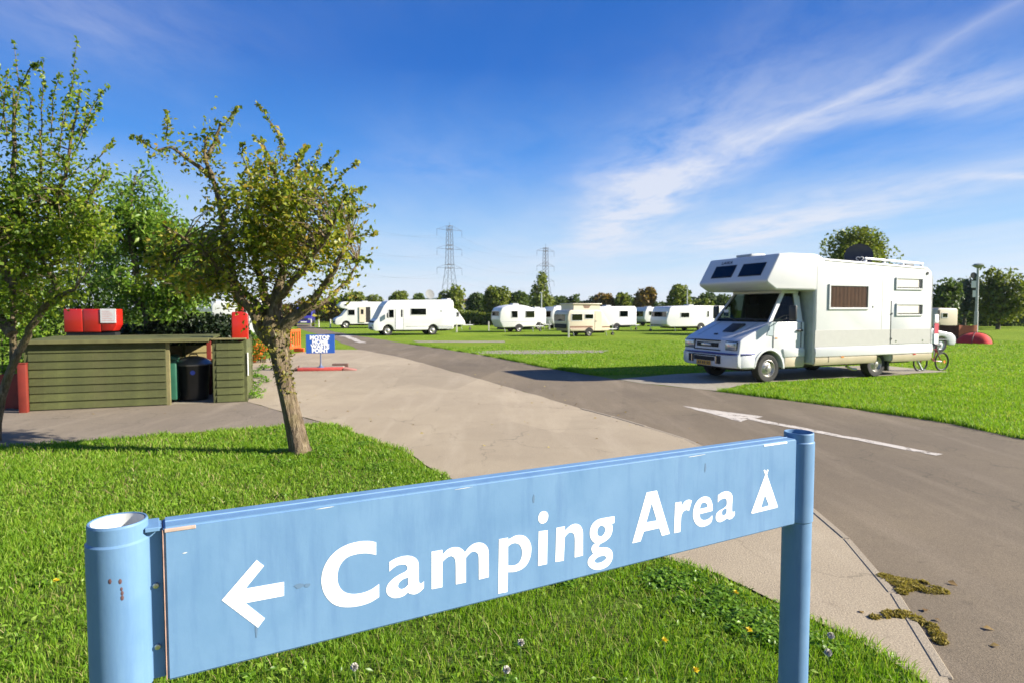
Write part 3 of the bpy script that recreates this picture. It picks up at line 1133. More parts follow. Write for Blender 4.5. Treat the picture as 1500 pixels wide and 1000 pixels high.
glyph('letter', [[(80, 505), (163, 490), (163, 565), (190, 508), (230, 473), (270, 465), (302, 475), (264, 612), (230, 600), (195, 615), (168, 660), (158, 720), (148, 892), (65, 908)]], *Z6)
glyph('letter', [[(575, 612), (405, 655), (412, 700), (440, 730), (480, 735), (530, 715), (575, 670), (572, 730), (550, 775), (500, 808), (440, 825), (390, 812), (345, 770), (320, 700), (320, 620), (340, 540), (380, 475), (435, 433), (490, 422), (540, 440), (570, 500), (578, 560)],
               [(408, 588), (510, 565), (502, 522), (470, 498), (435, 510), (415, 550)]], *Z6, ang=50)
glyph('letter', [[(650, 405), (700, 370), (760, 352), (810, 365), (838, 400), (843, 450), (838, 540), (838, 615), (850, 630), (872, 618), (872, 665), (840, 710), (800, 725), (765, 716), (720, 745), (670, 762), (635, 745), (620, 705), (630, 650), (670, 610), (730, 575), (765, 535), (765, 470), (745, 445), (710, 450), (670, 475), (648, 500)],
               [(765, 572), (762, 640), (730, 675), (705, 665), (700, 630), (720, 595)]], *Z6, ang=50)
glyph('tent_symbol', [[(1258, 72), (1276, 64), (1292, 98), (1306, 62), (1324, 67), (1303, 130), (1448, 556), (1438, 569), (1105, 650), (1092, 640), (1280, 130)], [(1275, 400), (1330, 542), (1222, 572)]], *Z6, ang=1)

M_CHIP = pbr('chipped_white', (.62, .62, .58), .7)
M_GRIME = pbr('grime', (.10, .175, .27), .8)
for (x, z, w, h, m_) in ((.035, .055, .006, .0012, M_CHIP), (.30, .006, .02, .0009, M_CHIP), (.63, .006, .025, .0008, M_CHIP), (1.42, .008, .05, .001, M_CHIP),
                         (.245, .165, .012, .006, M_GRIME), (.262, .167, .007, .005, M_GRIME), (1.46, .05, .004, .016, M_GRIME), (.16, .235, .003, .02, M_GRIME), (.83, .06, .004, .012, M_GRIME)):
    b = B()
    n = 9
    b.face([(x + w * cos(a) * random.uniform(.6, 1.1), -.0006, zt(x) - z + h * sin(a) * random.uniform(.6, 1.1)) for a in np.linspace(0, 2 * pi, n, endpoint=False)])
    b.build('chip' if m_ is M_CHIP else 'grime_mark', m_, board, 0)

# ================================================================== bin enclosure of green weatherboards
M_GREENWOOD = pbr('green_stained_wood', (0.072, 0.080, 0.022), 0.8, 0.30, 3.5, 0.3, 40, orand=.14, dirt=0.35, dirtcol=(0.10, 0.09, 0.035), dscale=1.6)
M_OLDWOOD = pbr('weathered_wood', (0.20, 0.175, 0.075), 0.8, 0.25, 5, 0.3, 50)
M_TANWOOD = pbr('tan_wood', (0.27, 0.22, 0.09), 0.8, 0.25, 5, 0.3, 50)
M_RED = pbr('red_gloss', (0.42, 0.014, 0.008), 0.35, 0.08, 4, coat=.3)
M_REDP = pbr('red_wood', (0.19, 0.022, 0.012), 0.6, 0.15, 6, dirt=.2)
M_BLACK = pbr('black_rubber', (0.012, 0.012, 0.013), 0.6, 0.2)
M_BINBLK = pbr('black_plastic', (0.014, 0.016, 0.018), 0.28, 0.2)
M_BINGRN = pbr('green_plastic', (0.02, 0.10, 0.06), 0.4, 0.15)
M_BARGE = pbr('fascia', (0.125, 0.12, 0.045), .8, .2, 6)

P0 = Vector((*gp(38, 602.5), 0))
P1 = Vector((*gp(362, 588.0), 0))
ux = (P1 - P0)
SW = ux.length
SRZ = math.atan2(ux.y, ux.x)
shel = thing('bin_shelter', 'low dark green weatherboarded bin enclosure with an open doorway beside the path', 'bin shelter', P0, SRZ)
SH = 1.17
XD0, XD1 = SW * .628, SW * .838      # doorway
PLH = 0.131


def plank(x0, x1, z, parent, y0=0.0, mat=None, h=PLH, ang=R(9), th=.016):
    b = B().box(0, x1 - x0, 0, th, 0, h + .012, .003, 1)
    o = b.build('plank', mat or M_GREENWOOD, parent, 0)
    o.location = (x0, y0 - .022 + random.uniform(-.002, .002), z + random.uniform(-.003, .003))
    o.rotation_euler = (-ang + random.uniform(-.015, .015), random.uniform(-.002, .002), 0)
    return o


wl = thing('wall', '', '')
for k_ in ('label', 'category'):
    del wl[k_]
wl.parent = shel
nr = 8
for i in range(nr):
    z = .02 + i * (SH - .06) / nr
    plank(0.06, XD0 - .045, z, wl)
    plank(XD1 + .05, SW - .045, z, wl)
for i in range(nr):      # right return wall and back wall, seen through the doorway
    z = .02 + i * (SH - .06) / nr
    o = plank(0, 1.55, z, wl, mat=M_GREENWOOD)
    o.rotation_euler = (-R(9), 0, R(90))
    o.location = (SW - .005, .03, z)
    if i < 7:
        o = plank(0, SW - .1, z, wl, mat=M_TANWOOD if i > 3 else M_GREENWOOD)
        o.location = (.05, 1.62, z)
    o = plank(0, 1.55, z, wl, mat=M_GREENWOOD)
    o.rotation_euler = (-R(9), 0, R(90))
    o.location = (0.06, .03, z)
for x in (0.03, XD0 - .02, XD1 + .02, SW - .02):
    B().box(x - .032, x + .032, .0, .065, 0, SH, .004, 1).build('post', M_OLDWOOD if x == XD0 - .02 else M_GREENWOOD, shel)
for x in (0.04, XD0, SW - .03):
    B().box(x - .032, x + .032, 1.52, 1.58, 0, SH - .02, .004, 1).build('post', M_GREENWOOD, shel)
# roof over the left bay and the doorway: boards on a shallow fall
rf = B().box(-.03, XD1 - .06, -.09, 1.66, SH, SH + .022, .004, 1)
roof = rf.build('roof', M_GREENWOOD, shel)
for i in range(5):
    y = -.06 + i * .34
    B().box(-.04, XD1 - .05, y, y + .33, SH + .024 + i * .003, SH + .038 + i * .003, .004, 1).build('roof_board', M_GREENWOOD, roof)
B().box(-.04, XD1 - .05, -.115, -.092, SH - .028, SH + .036, .004, 1).build('fascia', M_BARGE, roof)
B().box(XD1 - .03, SW + .01, -.06, .09, SH + .001, SH + .03, .004, 1).build('capping', M_OLDWOOD, shel)
B().box(XD0 + .01, XD1 - .01, .09, 1.5, .004, .010).build('floor_slab', M_SLAB, shel)
B().box(SW + .022, SW + .036, -.02, .02, .50, .93, .002, 1).build('white_strip', M_WHITE, shel)
B().box(XD0 + .45, XD0 + .53, 1.30, 1.36, .0, SH - .05, .003, 1).build('red_post', M_REDP, shel)


def on_shelter(x, y, z=0):
    return P0 + Matrix.Rotation(SRZ, 3, 'Z') @ Vector((x, y, z))


# bins
t = thing('dustbin', 'round black bin with a shiny grey domed lid inside the enclosure doorway', 'bin', on_shelter(XD0 + .31, .62), SRZ)
B().lathe([(0, .012), (.23, .012), (.245, .03), (.285, .64), (.29, .68), (.30, .685), (.30, .70)], 28).build('body', M_BINBLK, t)
B().lathe([(.315, .675), (.32, .70), (.29, .755), (.18, .82), (.06, .846), (0, .85)], 28).build('lid', pbr('lid_metal', (.22, .23, .24), .3, .15, metal=.6), t)
B().tube([(-.07, 0, .842), (-.06, 0, .88), (.06, 0, .88), (.07, 0, .842)], .012, 8).build('handle', M_BINBLK, t)
Mb = Matrix.Translation((.02, -.281, .55)) @ Matrix.Rotation(R(93), 4, 'X')
B().lathe([(0, .004), (.042, .004), (.042, 0)], 20, Mb).build('badge', pbr('badge_blue', (.05, .10, .62), .4), t)
t = thing('dustbin', 'green plastic bin half hidden behind the doorway post of the enclosure', 'bin', on_shelter(XD0 - .05, .50), SRZ)
B().box(-.22, .12, -.2, .2, .05, .80, .03, 3).build('body', M_BINGRN, t)
B().prism([(-.24, .80), (.14, .80), (.14, .84), (0.06, .88), (-.18, .88), (-.24, .84)], -.22, .22, 'y', .012).build('lid', M_BINGRN, t)

# red post at the left end and red board behind the foliage
t = thing('marker_post', 'short square red wooden post at the left end of the bin enclosure', 'post', Vector((*gp(35, 604), 0)), SRZ)
B().box(-.055, .065, -.05, .05, 0, .82, .008, 2).build('shaft', M_REDP, t)
B().box(-.06, .07, -.055, .055, .821, .84, .006, 1).build('cap', M_REDP, t)
t = thing('red_board', 'low red board half hidden by leaves at the far left', 'board', on_shelter(-.62, .35), SRZ)
B().box(.12, .40, 0, .03, .02, .62, .005, 1).build('panel', M_REDP, t)
for x in (.16, .34):
    B().box(x - .03, x + .03, .032, .08, 0, .60, .004, 1).build('leg', M_REDP, t)


def slopebox(parent, w, d, h0, h1, z0, mat, name):
    return B().prism([(0, z0), (d, z0), (d, z0 + h1), (0.02, z0 + h0), (0, z0 + h0 - .02)], 0, w, 'x', .012).build(name, mat, parent)


# red cabinet above the roof (stands on legs behind the enclosure)
lb = atY(93, 487, 11.9)
t = thing('fire_cabinet', 'red fire point cabinet with a white notice standing behind the bin enclosure', 'cabinet', (lb.x, 11.9, 0), R(8))
CWd, CZ0, CZ1 = 0.96, lb.z, atY(93, 453, 11.9).z
B().box(.005, CWd * .36, 0, .26, CZ0, CZ1, .02, 3).build('cabinet_body', M_RED, t)
B().box(CWd * .362, CWd * .70, 0, .26, CZ0, CZ1, .02, 3).build('cabinet_body', M_RED, t)
B().prism([(CWd * .702, CZ0 + .02), (CWd * .93, CZ0 + .02), (CWd, CZ0 + .14), (CWd, CZ1), (CWd * .702, CZ1)], 0.0, .26, 'y', .015).build('cabinet_body', M_RED, t)
B().box(.03, CWd - .05, .03, .25, CZ0 - .09, CZ0 - .004).build('shadow_gap', M_BLACK, t)  # black block drawn for the dark shadow gap under the cabinet
for x in (.1, CWd - .15):
    for y in (.06, .20):
        B().box(x - .025, x + .025, y - .025, y + .025, 0, CZ0 - .09).build('leg', M_BLACK, t)
nt_ = B().box(CWd * .70, CWd * .992, -.012, -.003, CZ1 - .27, CZ1 + .005, .002, 1).build('notice', pbr('notice_white', (.72, .70, .68), .5), t)
M_FAINT = pbr('faint_red_print', (.70, .42, .40), .6)
for i in range(6):
    w_ = random.uniform(.12, .22)
    B().box(CWd * .73, CWd * .73 + w_, -.0135, -.0125, CZ1 - .05 - i * .036, CZ1 - .038 - i * .036).build('print_line', M_FAINT, nt_)

# fire point post with box and bell at the right bay
fb = on_shelter(SW - .10, .12)
t = thing('fire_point', 'bright red fire point box with a bell, at the right end of the enclosure', 'fire point', fb, SRZ)
zb0 = atY(356, 497, fb.y).z
zb1 = atY(356, 457, fb.y).z
B().box(-.05, .05, .07, .15, 0, zb1 + .42, .005, 1).build('post', M_REDP, t)
B().prism([(-.14, zb0), (.14, zb0), (.14, zb1 - .04), (.07, zb1), (-.12, zb1), (-.14, zb1 - .03)], -.10, .065, 'y', .012).build('box', M_RED, t)
Mb = Matrix.Translation((-.01, .065, zb1 + .30)) @ Matrix.Rotation(R(90), 4, 'X')
B().lathe([(0, .085), (.05, .08), (.10, .05), (.12, .01), (.12, 0)], 24, Mb).build('bell', M_RED, t)
B().box(-.03, .06, .02, .066, zb1 + .03, zb1 + .15, .004, 1).build('striker', M_RED, t)

# ================================================================== motor home waste point
wb = Vector((*gp(470, 542.5), 0))
wz = lambda py: atY(470, py, wb.y).z
t = thing('waste_point_sign', 'small blue sign lettered MOTOR HOME WASTE POINT on a thin pole', 'sign', wb, R(14))
M_SBLUE = pbr('sign_royal_blue', (0.02, 0.10, 0.42), .4, .05)
M_POLE = pbr('pole_grey_blue', (.10, .14, .24), .5, .1)
sw_, s0, s1 = .78, wz(517), wz(490)
bd = B().box(-sw_ / 2, sw_ / 2, -.02, .0, s0, s1, .004, 1).build('board', M_SBLUE, t)
lh = (s1 - s0) / 4.35
for i, wd in enumerate(('MOTOR', 'HOME', 'WASTE', 'POINT')):
    me = text_mesh(wd, lh * 1.25, .009, .98, 1.03)
    me.transform(Matrix.Translation((-.01, -.0225, s1 - .03 - lh * (i + .88))) @ Matrix.Rotation(R(90), 4, 'X'))
    link('lettering', me, M_WHITE, bd, 0)
B().tube([(0, .012, .09), (0, .012, s1 - .05)], .019, 10).build('pole', M_POLE, t)
B().lathe([(.10, .09), (.10, .10), (.05, .13), (.024, .18), (.02, .24)], 16).build('foot', M_POLE, t)
M_REDK = pbr('red_kerb_paint', (.52, .075, .06), .7, .15, 8, .2, 40, dirt=.25)
t = thing('kerb_island', 'low red painted kerb island with a ramped end around the sign foot', 'kerb', wb, R(10))
B().prism([(-.62, .012), (.62, .012), (.62, .095), (-.62, .095)], -.16, .12, 'y', .015).build('kerb_block', M_REDK, t)
B().prism([(.63, .012), (1.0, .012), (.63, .09)], -.17, .25, 'y', .006).build('ramp', pbr('worn_red', (.40, .17, .13), .8, .2), t)
B().prism([(-.64, .012), (-.80, .012), (-.64, .14)], -.12, .34, 'y', .006).build('ramp', pbr('dark_stone', (.14, .08, .06), .8, .2), t)
B().box(-.55, .60, .125, .60, .012, .085, .01, 1).build('cover_slab', M_SLAB, t)
B().box(.24, .70, .61, .80, .012, .14, .01, 1).build('kerb_block', pbr('dark_stone', (.14, .08, .06)), t)

# orange plastic barriers beyond
M_ORG = pbr('orange_plastic', (.80, .10, .02), .45, .1)


def barrier(name, p, q, h, lab, legs=2):
    p, q = Vector((*p, 0)), Vector((*q, 0))
    L = (q - p).length
    t = thing(name, lab, 'barrier', p, math.atan2((q - p).y, (q - p).x), 'orange plastic barriers by the flowers')
    B().box(0, L, -.03, .03, h - .10, h, .012, 1).build('top_rail', M_ORG, t)
    B().box(0, L, -.03, .03, .16, .28, .012, 1).build('bottom_rail', M_ORG, t)
    n = max(2, int(L / .22))
    for i in range(n + 1):
        x = .03 + i * (L - .06) / n
        B().box(x - .03, x + .03, -.022, .022, .28, h - .10, .006, 1).build('slat', M_ORG, t)
    for x in (.12, L - .12):
        B().box(x - .05, x + .05, -.22, .22, 0, .15, .015, 1).build('foot', M_ORG, t)
    return t


barrier('plastic_barrier', gp(376, 524), gp(404, 519), .52, 'low orange slatted plastic barrier by the flowering shrub, left of the trunk')
barrier('plastic_barrier', gp(411, 519), gp(440, 514.5), .92, 'taller orange slatted plastic barrier between the trunk and the blue waste sign')

# ================================================================== trees
def bark_mat(name, c1, c2, moss=0.0):
    if name in MATS:
        return MATS[name]
    m = bpy.data.materials.new(name)
    m.use_nodes = True
    T = NT(m.node_tree)
    b = T.n['Principled BSDF']
    v = T.new('ShaderNodeTexCoord').outputs['Object']
    mp = T.new('ShaderNodeMapping', {'Vector': v, 'Scale': (1, 1, .22)}).outputs[0]
    n = T.noise(mp, 26, 6, .7, .8)
    f2 = T.noise(v, 5, 4, .6)
    c = T.ramp(n, [(.36, tuple(x * .3 for x in c1)), (.5, c1), (.68, c2)])
    if moss:
        c = T.mix(T.math('MULTIPLY', T.ramp(f2, [(.45, 0.0), (.65, 1.0)]), moss), c, (.16, .14, .02))
    T.l.new(c, b.inputs['Base Color'])
    b.inputs['Roughness'].default_value = .9
    bp = T.new('ShaderNodeBump', {'Strength': 1.0, 'Distance': 0.05, 'Height': n})
    T.l.new(bp.outputs[0], b.inputs['Normal'])
    MATS[name] = m
    return m


M_BARK = bark_mat('bark_grey_brown', (.15, .105, .062), (.30, .235, .155), .35)
M_BARK2 = bark_mat('bark_dark', (.10, .08, .05), (.20, .16, .11), .15)


def wiggle(pts, rad, per=3, amp=.25):
    """subdivide a limb and make it crooked"""
    out, ro = [], []
    for i in range(len(pts) - 1):
        a, b = pts[i], pts[i + 1]
        for j in range(per):
            t = j / per
            p = a.lerp(b, t)
            r = rad[i] * (1 - t) + rad[i + 1] * t
            if not (i == 0 and j == 0):
                p = p + Vector((random.gauss(0, 1), random.gauss(0, 1), random.gauss(0, .6))) * r * amp
            out.append(p)
            ro.append(r * random.uniform(.93, 1.07))
    out.append(pts[-1])
    ro.append(rad[-1])
    return out, ro


def trunk_mesh(bb, pts, rad, n=20, ridge=.13, seed=0):
    """ridged, buttressed trunk"""
    t = bmesh.new()
    rings = []
    for i, p in enumerate(pts):
        d = (pts[min(i + 1, len(pts) - 1)] - pts[max(i - 1, 0)]).normalized()
        x = d.cross(Vector((0, 1, 0))).normalized()
        y = d.cross(x)
        ring = []
        for k in range(n):
            a = k * 2 * pi / n
            f = 1 + ridge * (sin(a * 3 + seed + i * .21) + .6 * sin(a * 7 + seed * 2 - i * .33) + .4 * sin(a * 11 + i * .9)) + random.uniform(-.03, .03)
            ring.append(t.verts.new(p + (x * cos(a) + y * sin(a)) * rad[i] * f))
        rings.append(ring)
    for a, b in zip(rings, rings[1:]):
        for k in range(n):
            t.faces.new((a[k], a[(k + 1) % n], b[(k + 1) % n], b[k]))
    t.faces.new(rings[-1])
    bmesh.ops.recalc_face_normals(t, faces=t.faces[:])
    bb._add(t)


def blob_points(blobs, n, gap=.42, ns=2.2, seed=0):
    """points in a union of ellipsoids, thinned by noise so that sky shows through"""
    out = []
    vol = np.array([b[3] * b[4] * b[5] for b in blobs])
    while sum(len(o) for o in out) < n:
        i = rng.choice(len(blobs), p=vol / vol.sum())
        c = np.array(blobs[i][:3])
        rad = np.array(blobs[i][3:6])
        q = rng.normal(size=(60, 3))
        q /= np.linalg.norm(q, axis=1)[:, None]
        q *= rng.uniform(0.15, 1, 60)[:, None] ** .45
        p = c + q * rad
        v = vnoise(p[:, 0] + p[:, 1] * .6, p[:, 2] + p[:, 1] * .4, ns, seed) * .65 + vnoise(p[:, 0] - p[:, 1] * .5, p[:, 2] + 9, ns * 2.3, seed + 1) * .35
        out.append(p[v > gap])
    return np.concatenate(out)[:n]


def leafy_tree(name, label, cat, base, limbs, blobs, nclust, per, spray, lsize, lmat, bark=None, shoots=(), gap=.42, ns=2.2, twig=.006, aspect=.62,
               trunk=None, group=None, droop=.1, limbleaf=170, twigs=True, flat=0.):
    t = thing(name, label, cat, base, 0, group)
    bv = Vector(base)
    bk = bark or M_BARK
    tb = B()
    nodes = []
    if trunk:
        tp, tr = trunk
        trunk_mesh(tb, [p - bv for p in tp], tr, seed=random.random() * 9)
    for pts, rad in limbs:
        p2, r2 = wiggle(pts, rad)
        tb.tube([p - bv for p in p2], r2, 9)
        nodes += p2[len(p2) // 4:]
    tr_ = tb.build('trunk', bk, t, 60)
    C = blob_points(blobs, nclust, gap, ns, random.randint(0, 99))
    if twigs:
        tw = B()
        bmv = tw.bm
        N = np.array([list(p) for p in nodes])
        for c in C:
            d2 = ((N - c) ** 2).sum(1)
            q = N[np.argmin(d2)]
            a, b = Vector(q), Vector(c)
            m_ = a.lerp(b, .5) + Vector((random.gauss(0, .06), random.gauss(0, .06), random.gauss(0.05, .05))) * min(1, (b - a).length * 2)
            ps = [a - bv, m_ - bv, b - bv]
            rs_ = [twig * 1.6, twig, twig * .5]
            up = Vector((.3, .5, .8))
            rings = []
            for i, p in enumerate(ps):
                dd = (ps[min(i + 1, 2)] - ps[max(i - 1, 0)])
                if dd.length < 1e-6:
                    dd = Vector((0, 0, 1))
                dd.normalize()
                x = dd.cross(up).normalized()
                y = dd.cross(x)
                rings.append([bmv.verts.new(p + (x * cos(k * 2.094) + y * sin(k * 2.094)) * rs_[i]) for k in range(3)])
            for r0, r1 in zip(rings, rings[1:]):
                for k in range(3):
                    bmv.faces.new((r0[k], r0[(k + 1) % 3], r1[(k + 1) % 3], r1[k]))
        o = tw.build('twigs', bk, t, 60)
        o['kind'] = 'stuff'
    n = nclust * per
    idx = np.repeat(np.arange(nclust), per)
    dr = rng.normal(size=(nclust, 3))
    dr[:, 2] += .3
    dr /= np.linalg.norm(dr, axis=1)[:, None]
    tt = rng.uniform(-1, 1, n)[:, None]
    P = C[idx] + dr[idx] * tt * spray + rng.normal(size=(n, 3)) * spray * .38
    Pl = [P]
    for pts, num, sprd in shoots:
        pts = [Vector(p) for p in pts]
        st = B()
        p2, r2 = wiggle(pts, [.007] * (len(pts) - 1) + [.002], 3, 1.2)
        st.tube([p - bv for p in p2], r2, 5)
        st.build('shoot', bk, t, 60)
        q = np.array([list(p) for p in p2])
        ti = rng.uniform(0, 1, num) ** .85 * (len(q) - 1.001)
        i0 = ti.astype(int)
        f = (ti - i0)[:, None]
        taper = (1.15 - .8 * ti / (len(q) - 1))[:, None]
        Pl.append(q[i0] * (1 - f) + q[i0 + 1] * f + rng.normal(size=(num, 3)) * sprd * taper)
    # leaves close along the thinner part of every limb
    for pts, rad in limbs:
        q = np.array([list(p) for p in pts])
        ln_ = sum((Vector(a) - Vector(b)).length for a, b in zip(pts, pts[1:]))
        num = int(ln_ * limbleaf)
        ti = rng.uniform(.30, 1, num) * (len(q) - 1.001)
        i0 = ti.astype(int)
        f = (ti - i0)[:, None]
        Pl.append(q[i0] * (1 - f) + q[i0 + 1] * f + rng.normal(size=(num, 3)) * lsize * 1.5)
    P = np.concatenate(Pl) - np.array(list(bv))
    P = P[P[:, 2] > 0.02]
    leaves_np('crown', P, lsize, lmat, t, droop=droop, aspect=aspect, flat=flat)
    return t


def L(pxs, Y, radpx, dY=0.0):
    """limb through image-measured points at distance Y (receding by dY)"""
    n = len(pxs)
    return ([atY(x, y, Y + dY * i / max(1, n - 1)) for i, (x, y) in enumerate(pxs)], [r * Y / FOC for r in radpx])


def blob(px, py, rx, ry, Y, dy):
    c = atY(px, py, Y)
    return (c.x, c.y, c.z, rx * Y / FOC, dy, ry * Y / FOC)


LEAF_APPLE = leafmat('leaf_apple', [(0.055, 0.095, 0.010), (0.130, 0.185, 0.015), (0.215, 0.26, 0.022), (0.34, 0.33, 0.038), (0.38, 0.25, 0.04)], .46, .42, 1.4)
LEAF_APPLE2 = leafmat('leaf_apple_green', [(0.060, 0.115, 0.012), (0.125, 0.205, 0.018), (0.21, 0.29, 0.022), (0.34, 0.36, 0.04)], .48, .42, 1.4)
LEAF_BRIGHT = leafmat('leaf_bright_green', [(0.060, 0.125, 0.015), (0.115, 0.215, 0.025), (0.175, 0.29, 0.035), (0.26, 0.33, 0.05)], .45, .4, 1.4)

# ---- the tree by the path
TY = 7.27
base = Vector((*gp(440, 666), 0))
tp = [atY(x, y, TY) for x, y in ((441, 670), (438, 655), (433, 630), (427, 605), (421, 580), (414, 550), (409, 520), (405, 495), (400, 478), (396, 462))]
trr = [r * TY / FOC for r in (19, 14.5, 13, 12, 11.5, 11.5, 13, 16, 18, 13)]
limbs = [
    L([(398, 500), (372, 465), (345, 425), (322, 398)], TY, (11, 7.5, 5.5, 4.5), -.25),
    L([(322, 398), (300, 372), (270, 350), (238, 330)], TY - .25, (4.2, 3.4, 2.4, 1.4), -.5),
    L([(345, 425), (335, 370), (325, 315), (313, 265), (301, 236), (302, 200)], TY - .1, (5.5, 4.4, 4, 3.4, 2.8, 1.8), .1),
    L([(311, 262), (290, 244), (277, 235), (251, 216), (228, 221)], TY, (4, 3, 2.6, 2, 1.2), -.2),
    L([(301, 236), (315, 208), (323, 178)], TY, (3.5, 2.6, 1.6), .1),
    L([(400, 475), (408, 430), (416, 380), (414, 330), (408, 285), (402, 255)], TY, (12, 6.5, 4.6, 4, 3, 1.5), .1),
    L([(416, 380), (440, 330), (455, 290), (470, 262)], TY, (5, 4, 3, 1.6), .45),
    L([(405, 490), (440, 458), (468, 430), (490, 395), (512, 350)], TY + .05, (12, 7.5, 5, 3.5, 1.5), -.3),
    L([(440, 458), (480, 440), (505, 415), (525, 385)], TY, (5.5, 3.6, 2.4, 1.3), .4),
    L([(400, 470), (380, 410), (372, 350), (362, 300), (368, 255)], TY + .1, (9, 5.5, 4, 3, 1.5), .7),
    L([(405, 440), (440, 400), (478, 350), (500, 300)], TY - .05, (6, 4, 2.8, 1.5), -.8),
    L([(390, 460), (360, 430), (310, 420), (270, 410)], TY + .1, (7, 4.2, 3, 1.5), .9),
]
bl = [blob(300, 330, 62, 62, TY, .55), blob(285, 385, 62, 55, TY - .1, .6), blob(375, 320, 70, 72, TY, .85), blob(365, 405, 70, 55, TY + .1, .85), blob(440, 330, 72, 78, TY, .85),
      blob(470, 395, 55, 60, TY, .75), blob(490, 330, 42, 60, TY, .55), blob(420, 255, 45, 25, TY, .4), blob(325, 186, 20, 20, TY + .1, .15), blob(232, 218, 20, 10, TY, .12),
      blob(243, 200, 8, 20, TY, .08), blob(283, 214, 10, 10, TY, .08), blob(300, 222, 10, 14, TY, .1), blob(505, 415, 25, 30, TY, .3), blob(350, 425, 50, 28, TY - .3, .5), blob(440, 420, 45, 28, TY - .3, .5), blob(300, 420, 40, 22, TY, .5)]
sh = []
for pts in ([(416, 215), (398, 180), (376, 150)], [(405, 262), (388, 215), (372, 200)], [(420, 260), (436, 240), (446, 212)], [(445, 265), (462, 240), (470, 214)],
            [(455, 270), (478, 245), (495, 222)], [(480, 285), (500, 258), (525, 236)], [(495, 300), (518, 280), (535, 276)], [(500, 320), (525, 310), (549, 301)],
            [(500, 350), (528, 345), (552, 342)], [(505, 390), (530, 380), (545, 384)], [(430, 262), (437, 228), (452, 214)], [(325, 185), (340, 170), (349, 157)],
            [(232, 222), (205, 205), (190, 200)], [(243, 205), (246, 180), (244, 162)], [(365, 260), (355, 225), (357, 208)], [(410, 240), (412, 215), (408, 195)]):
    sh.append(([atY(x, y, TY + random.uniform(-.2, .2)) for x, y in pts], 46, .030))
leafy_tree('apple_tree', 'small gnarled yellowing tree with a leaning ridged trunk on the lawn beside the concrete', 'tree', base, limbs, bl, 560, 19, .15, .062,
           LEAF_APPLE, shoots=sh, trunk=(tp, trr), gap=.48, ns=2.4)
# leaf clumps sprouting from the bole
Pb = []
for k_ in range(240):
    i_ = random.choice((5, 6, 6, 7, 7, 8, 8, 9))
    p_ = tp[i_].lerp(tp[i_ - 1], random.random())
    a_ = random.uniform(-2.4, .8)
    Pb.append(list(p_ + Vector((cos(a_), sin(a_), 0)) * trr[i_] * random.uniform(.95, 1.4) - base))
tree_main = [o for o in bpy.data.objects if o.name == 'apple_tree'][0]
leaves_np('bole_leaves', np.array(Pb), .05, leafmat('leaf_yellowing', [(.08, .09, .012), (.17, .16, .02), (.28, .24, .05)], .3), tree_main, droop=.5)

# ---- the tree at the left edge
TY = 8.0
base = Vector((*gp(-6, 655), 0))
tp = [atY(x, y, TY) for x, y in ((-9, 660), (-6, 620), (2, 580), (14, 545), (28, 512))]
trr = [r * TY / FOC for r in (9, 7, 6, 5, 4.5)]
limbs = [
    L([(28, 515), (45, 480), (68, 450), (84, 420), (60, 380), (40, 350)], TY, (5, 4.8, 4.6, 4, 3, 2), -.2),
    L([(68, 450), (90, 432), (110, 425)], TY, (6, 4, 2), -.3),
    L([(20, 530), (18, 480), (22, 420), (48, 375), (55, 320), (60, 255), (58, 190)], TY + .1, (5, 4.5, 4, 3.4, 2.6, 1.8, 1.1), .2),
    L([(50, 380), (70, 320), (95, 260), (105, 200), (118, 130)], TY, (4, 3, 2.4, 1.8, 1), -.2),
    L([(40, 360), (95, 320), (130, 290), (160, 250)], TY, (5, 4, 2.6, 1.2), .3),
    L([(22, 420), (-10, 350), (-30, 270), (-25, 190)], TY, (8, 6, 4, 2), .3),
    L([(48, 375), (20, 300), (22, 220), (20, 130)], TY, (6, 5, 3, 1.4), .5),
    L([(18, 490), (-30, 430), (-80, 380)], TY, (8, 6, 3), .2),
]
bl = [blob(55, 260, 70, 60, TY, .6), blob(50, 320, 80, 60, TY, .8), blob(40, 385, 85, 52, TY, .8), blob(-50, 320, 85, 110, TY + .1, .8), blob(110, 330, 45, 50, TY - .1, .5), blob(85, 215, 48, 40, TY, .4),
      blob(10, 440, 40, 50, TY, .5), blob(-16, 555, 24, 60, TY - .1, .3), blob(120, 290, 30, 40, TY, .3), blob(20, 205, 30, 40, TY, .4), blob(70, 430, 50, 38, TY, .6), blob(20, 490, 30, 40, TY, .4)]
sh = []
for pts in ([(20, 200), (28, 130), (20, 62)], [(28, 130), (45, 100), (58, 92)], [(60, 200), (62, 140), (64, 85)], [(90, 195), (105, 130), (113, 57)], [(85, 230), (95, 165), (112, 100)], [(115, 205), (135, 155), (160, 125)],
            [(110, 220), (130, 180), (148, 150)], [(40, 200), (45, 150), (40, 110)], [(10, 210), (5, 150), (-5, 90)], [(75, 200), (78, 150), (88, 105)], [(125, 250), (150, 225), (168, 205)], [(130, 280), (150, 262), (158, 240)], [(0, 190), (8, 140), (12, 100)]):
    sh.append(([atY(x, y, TY + random.uniform(-.3, .3)) for x, y in pts], 62, .034))
leafy_tree('apple_tree', 'tall green tree with upright leafy shoots at the left edge of the lawn', 'tree', base, limbs, bl, 640, 20, .15, .064, LEAF_APPLE2, shoots=sh, trunk=(tp, trr), gap=.42, limbleaf=230, ns=2.2)

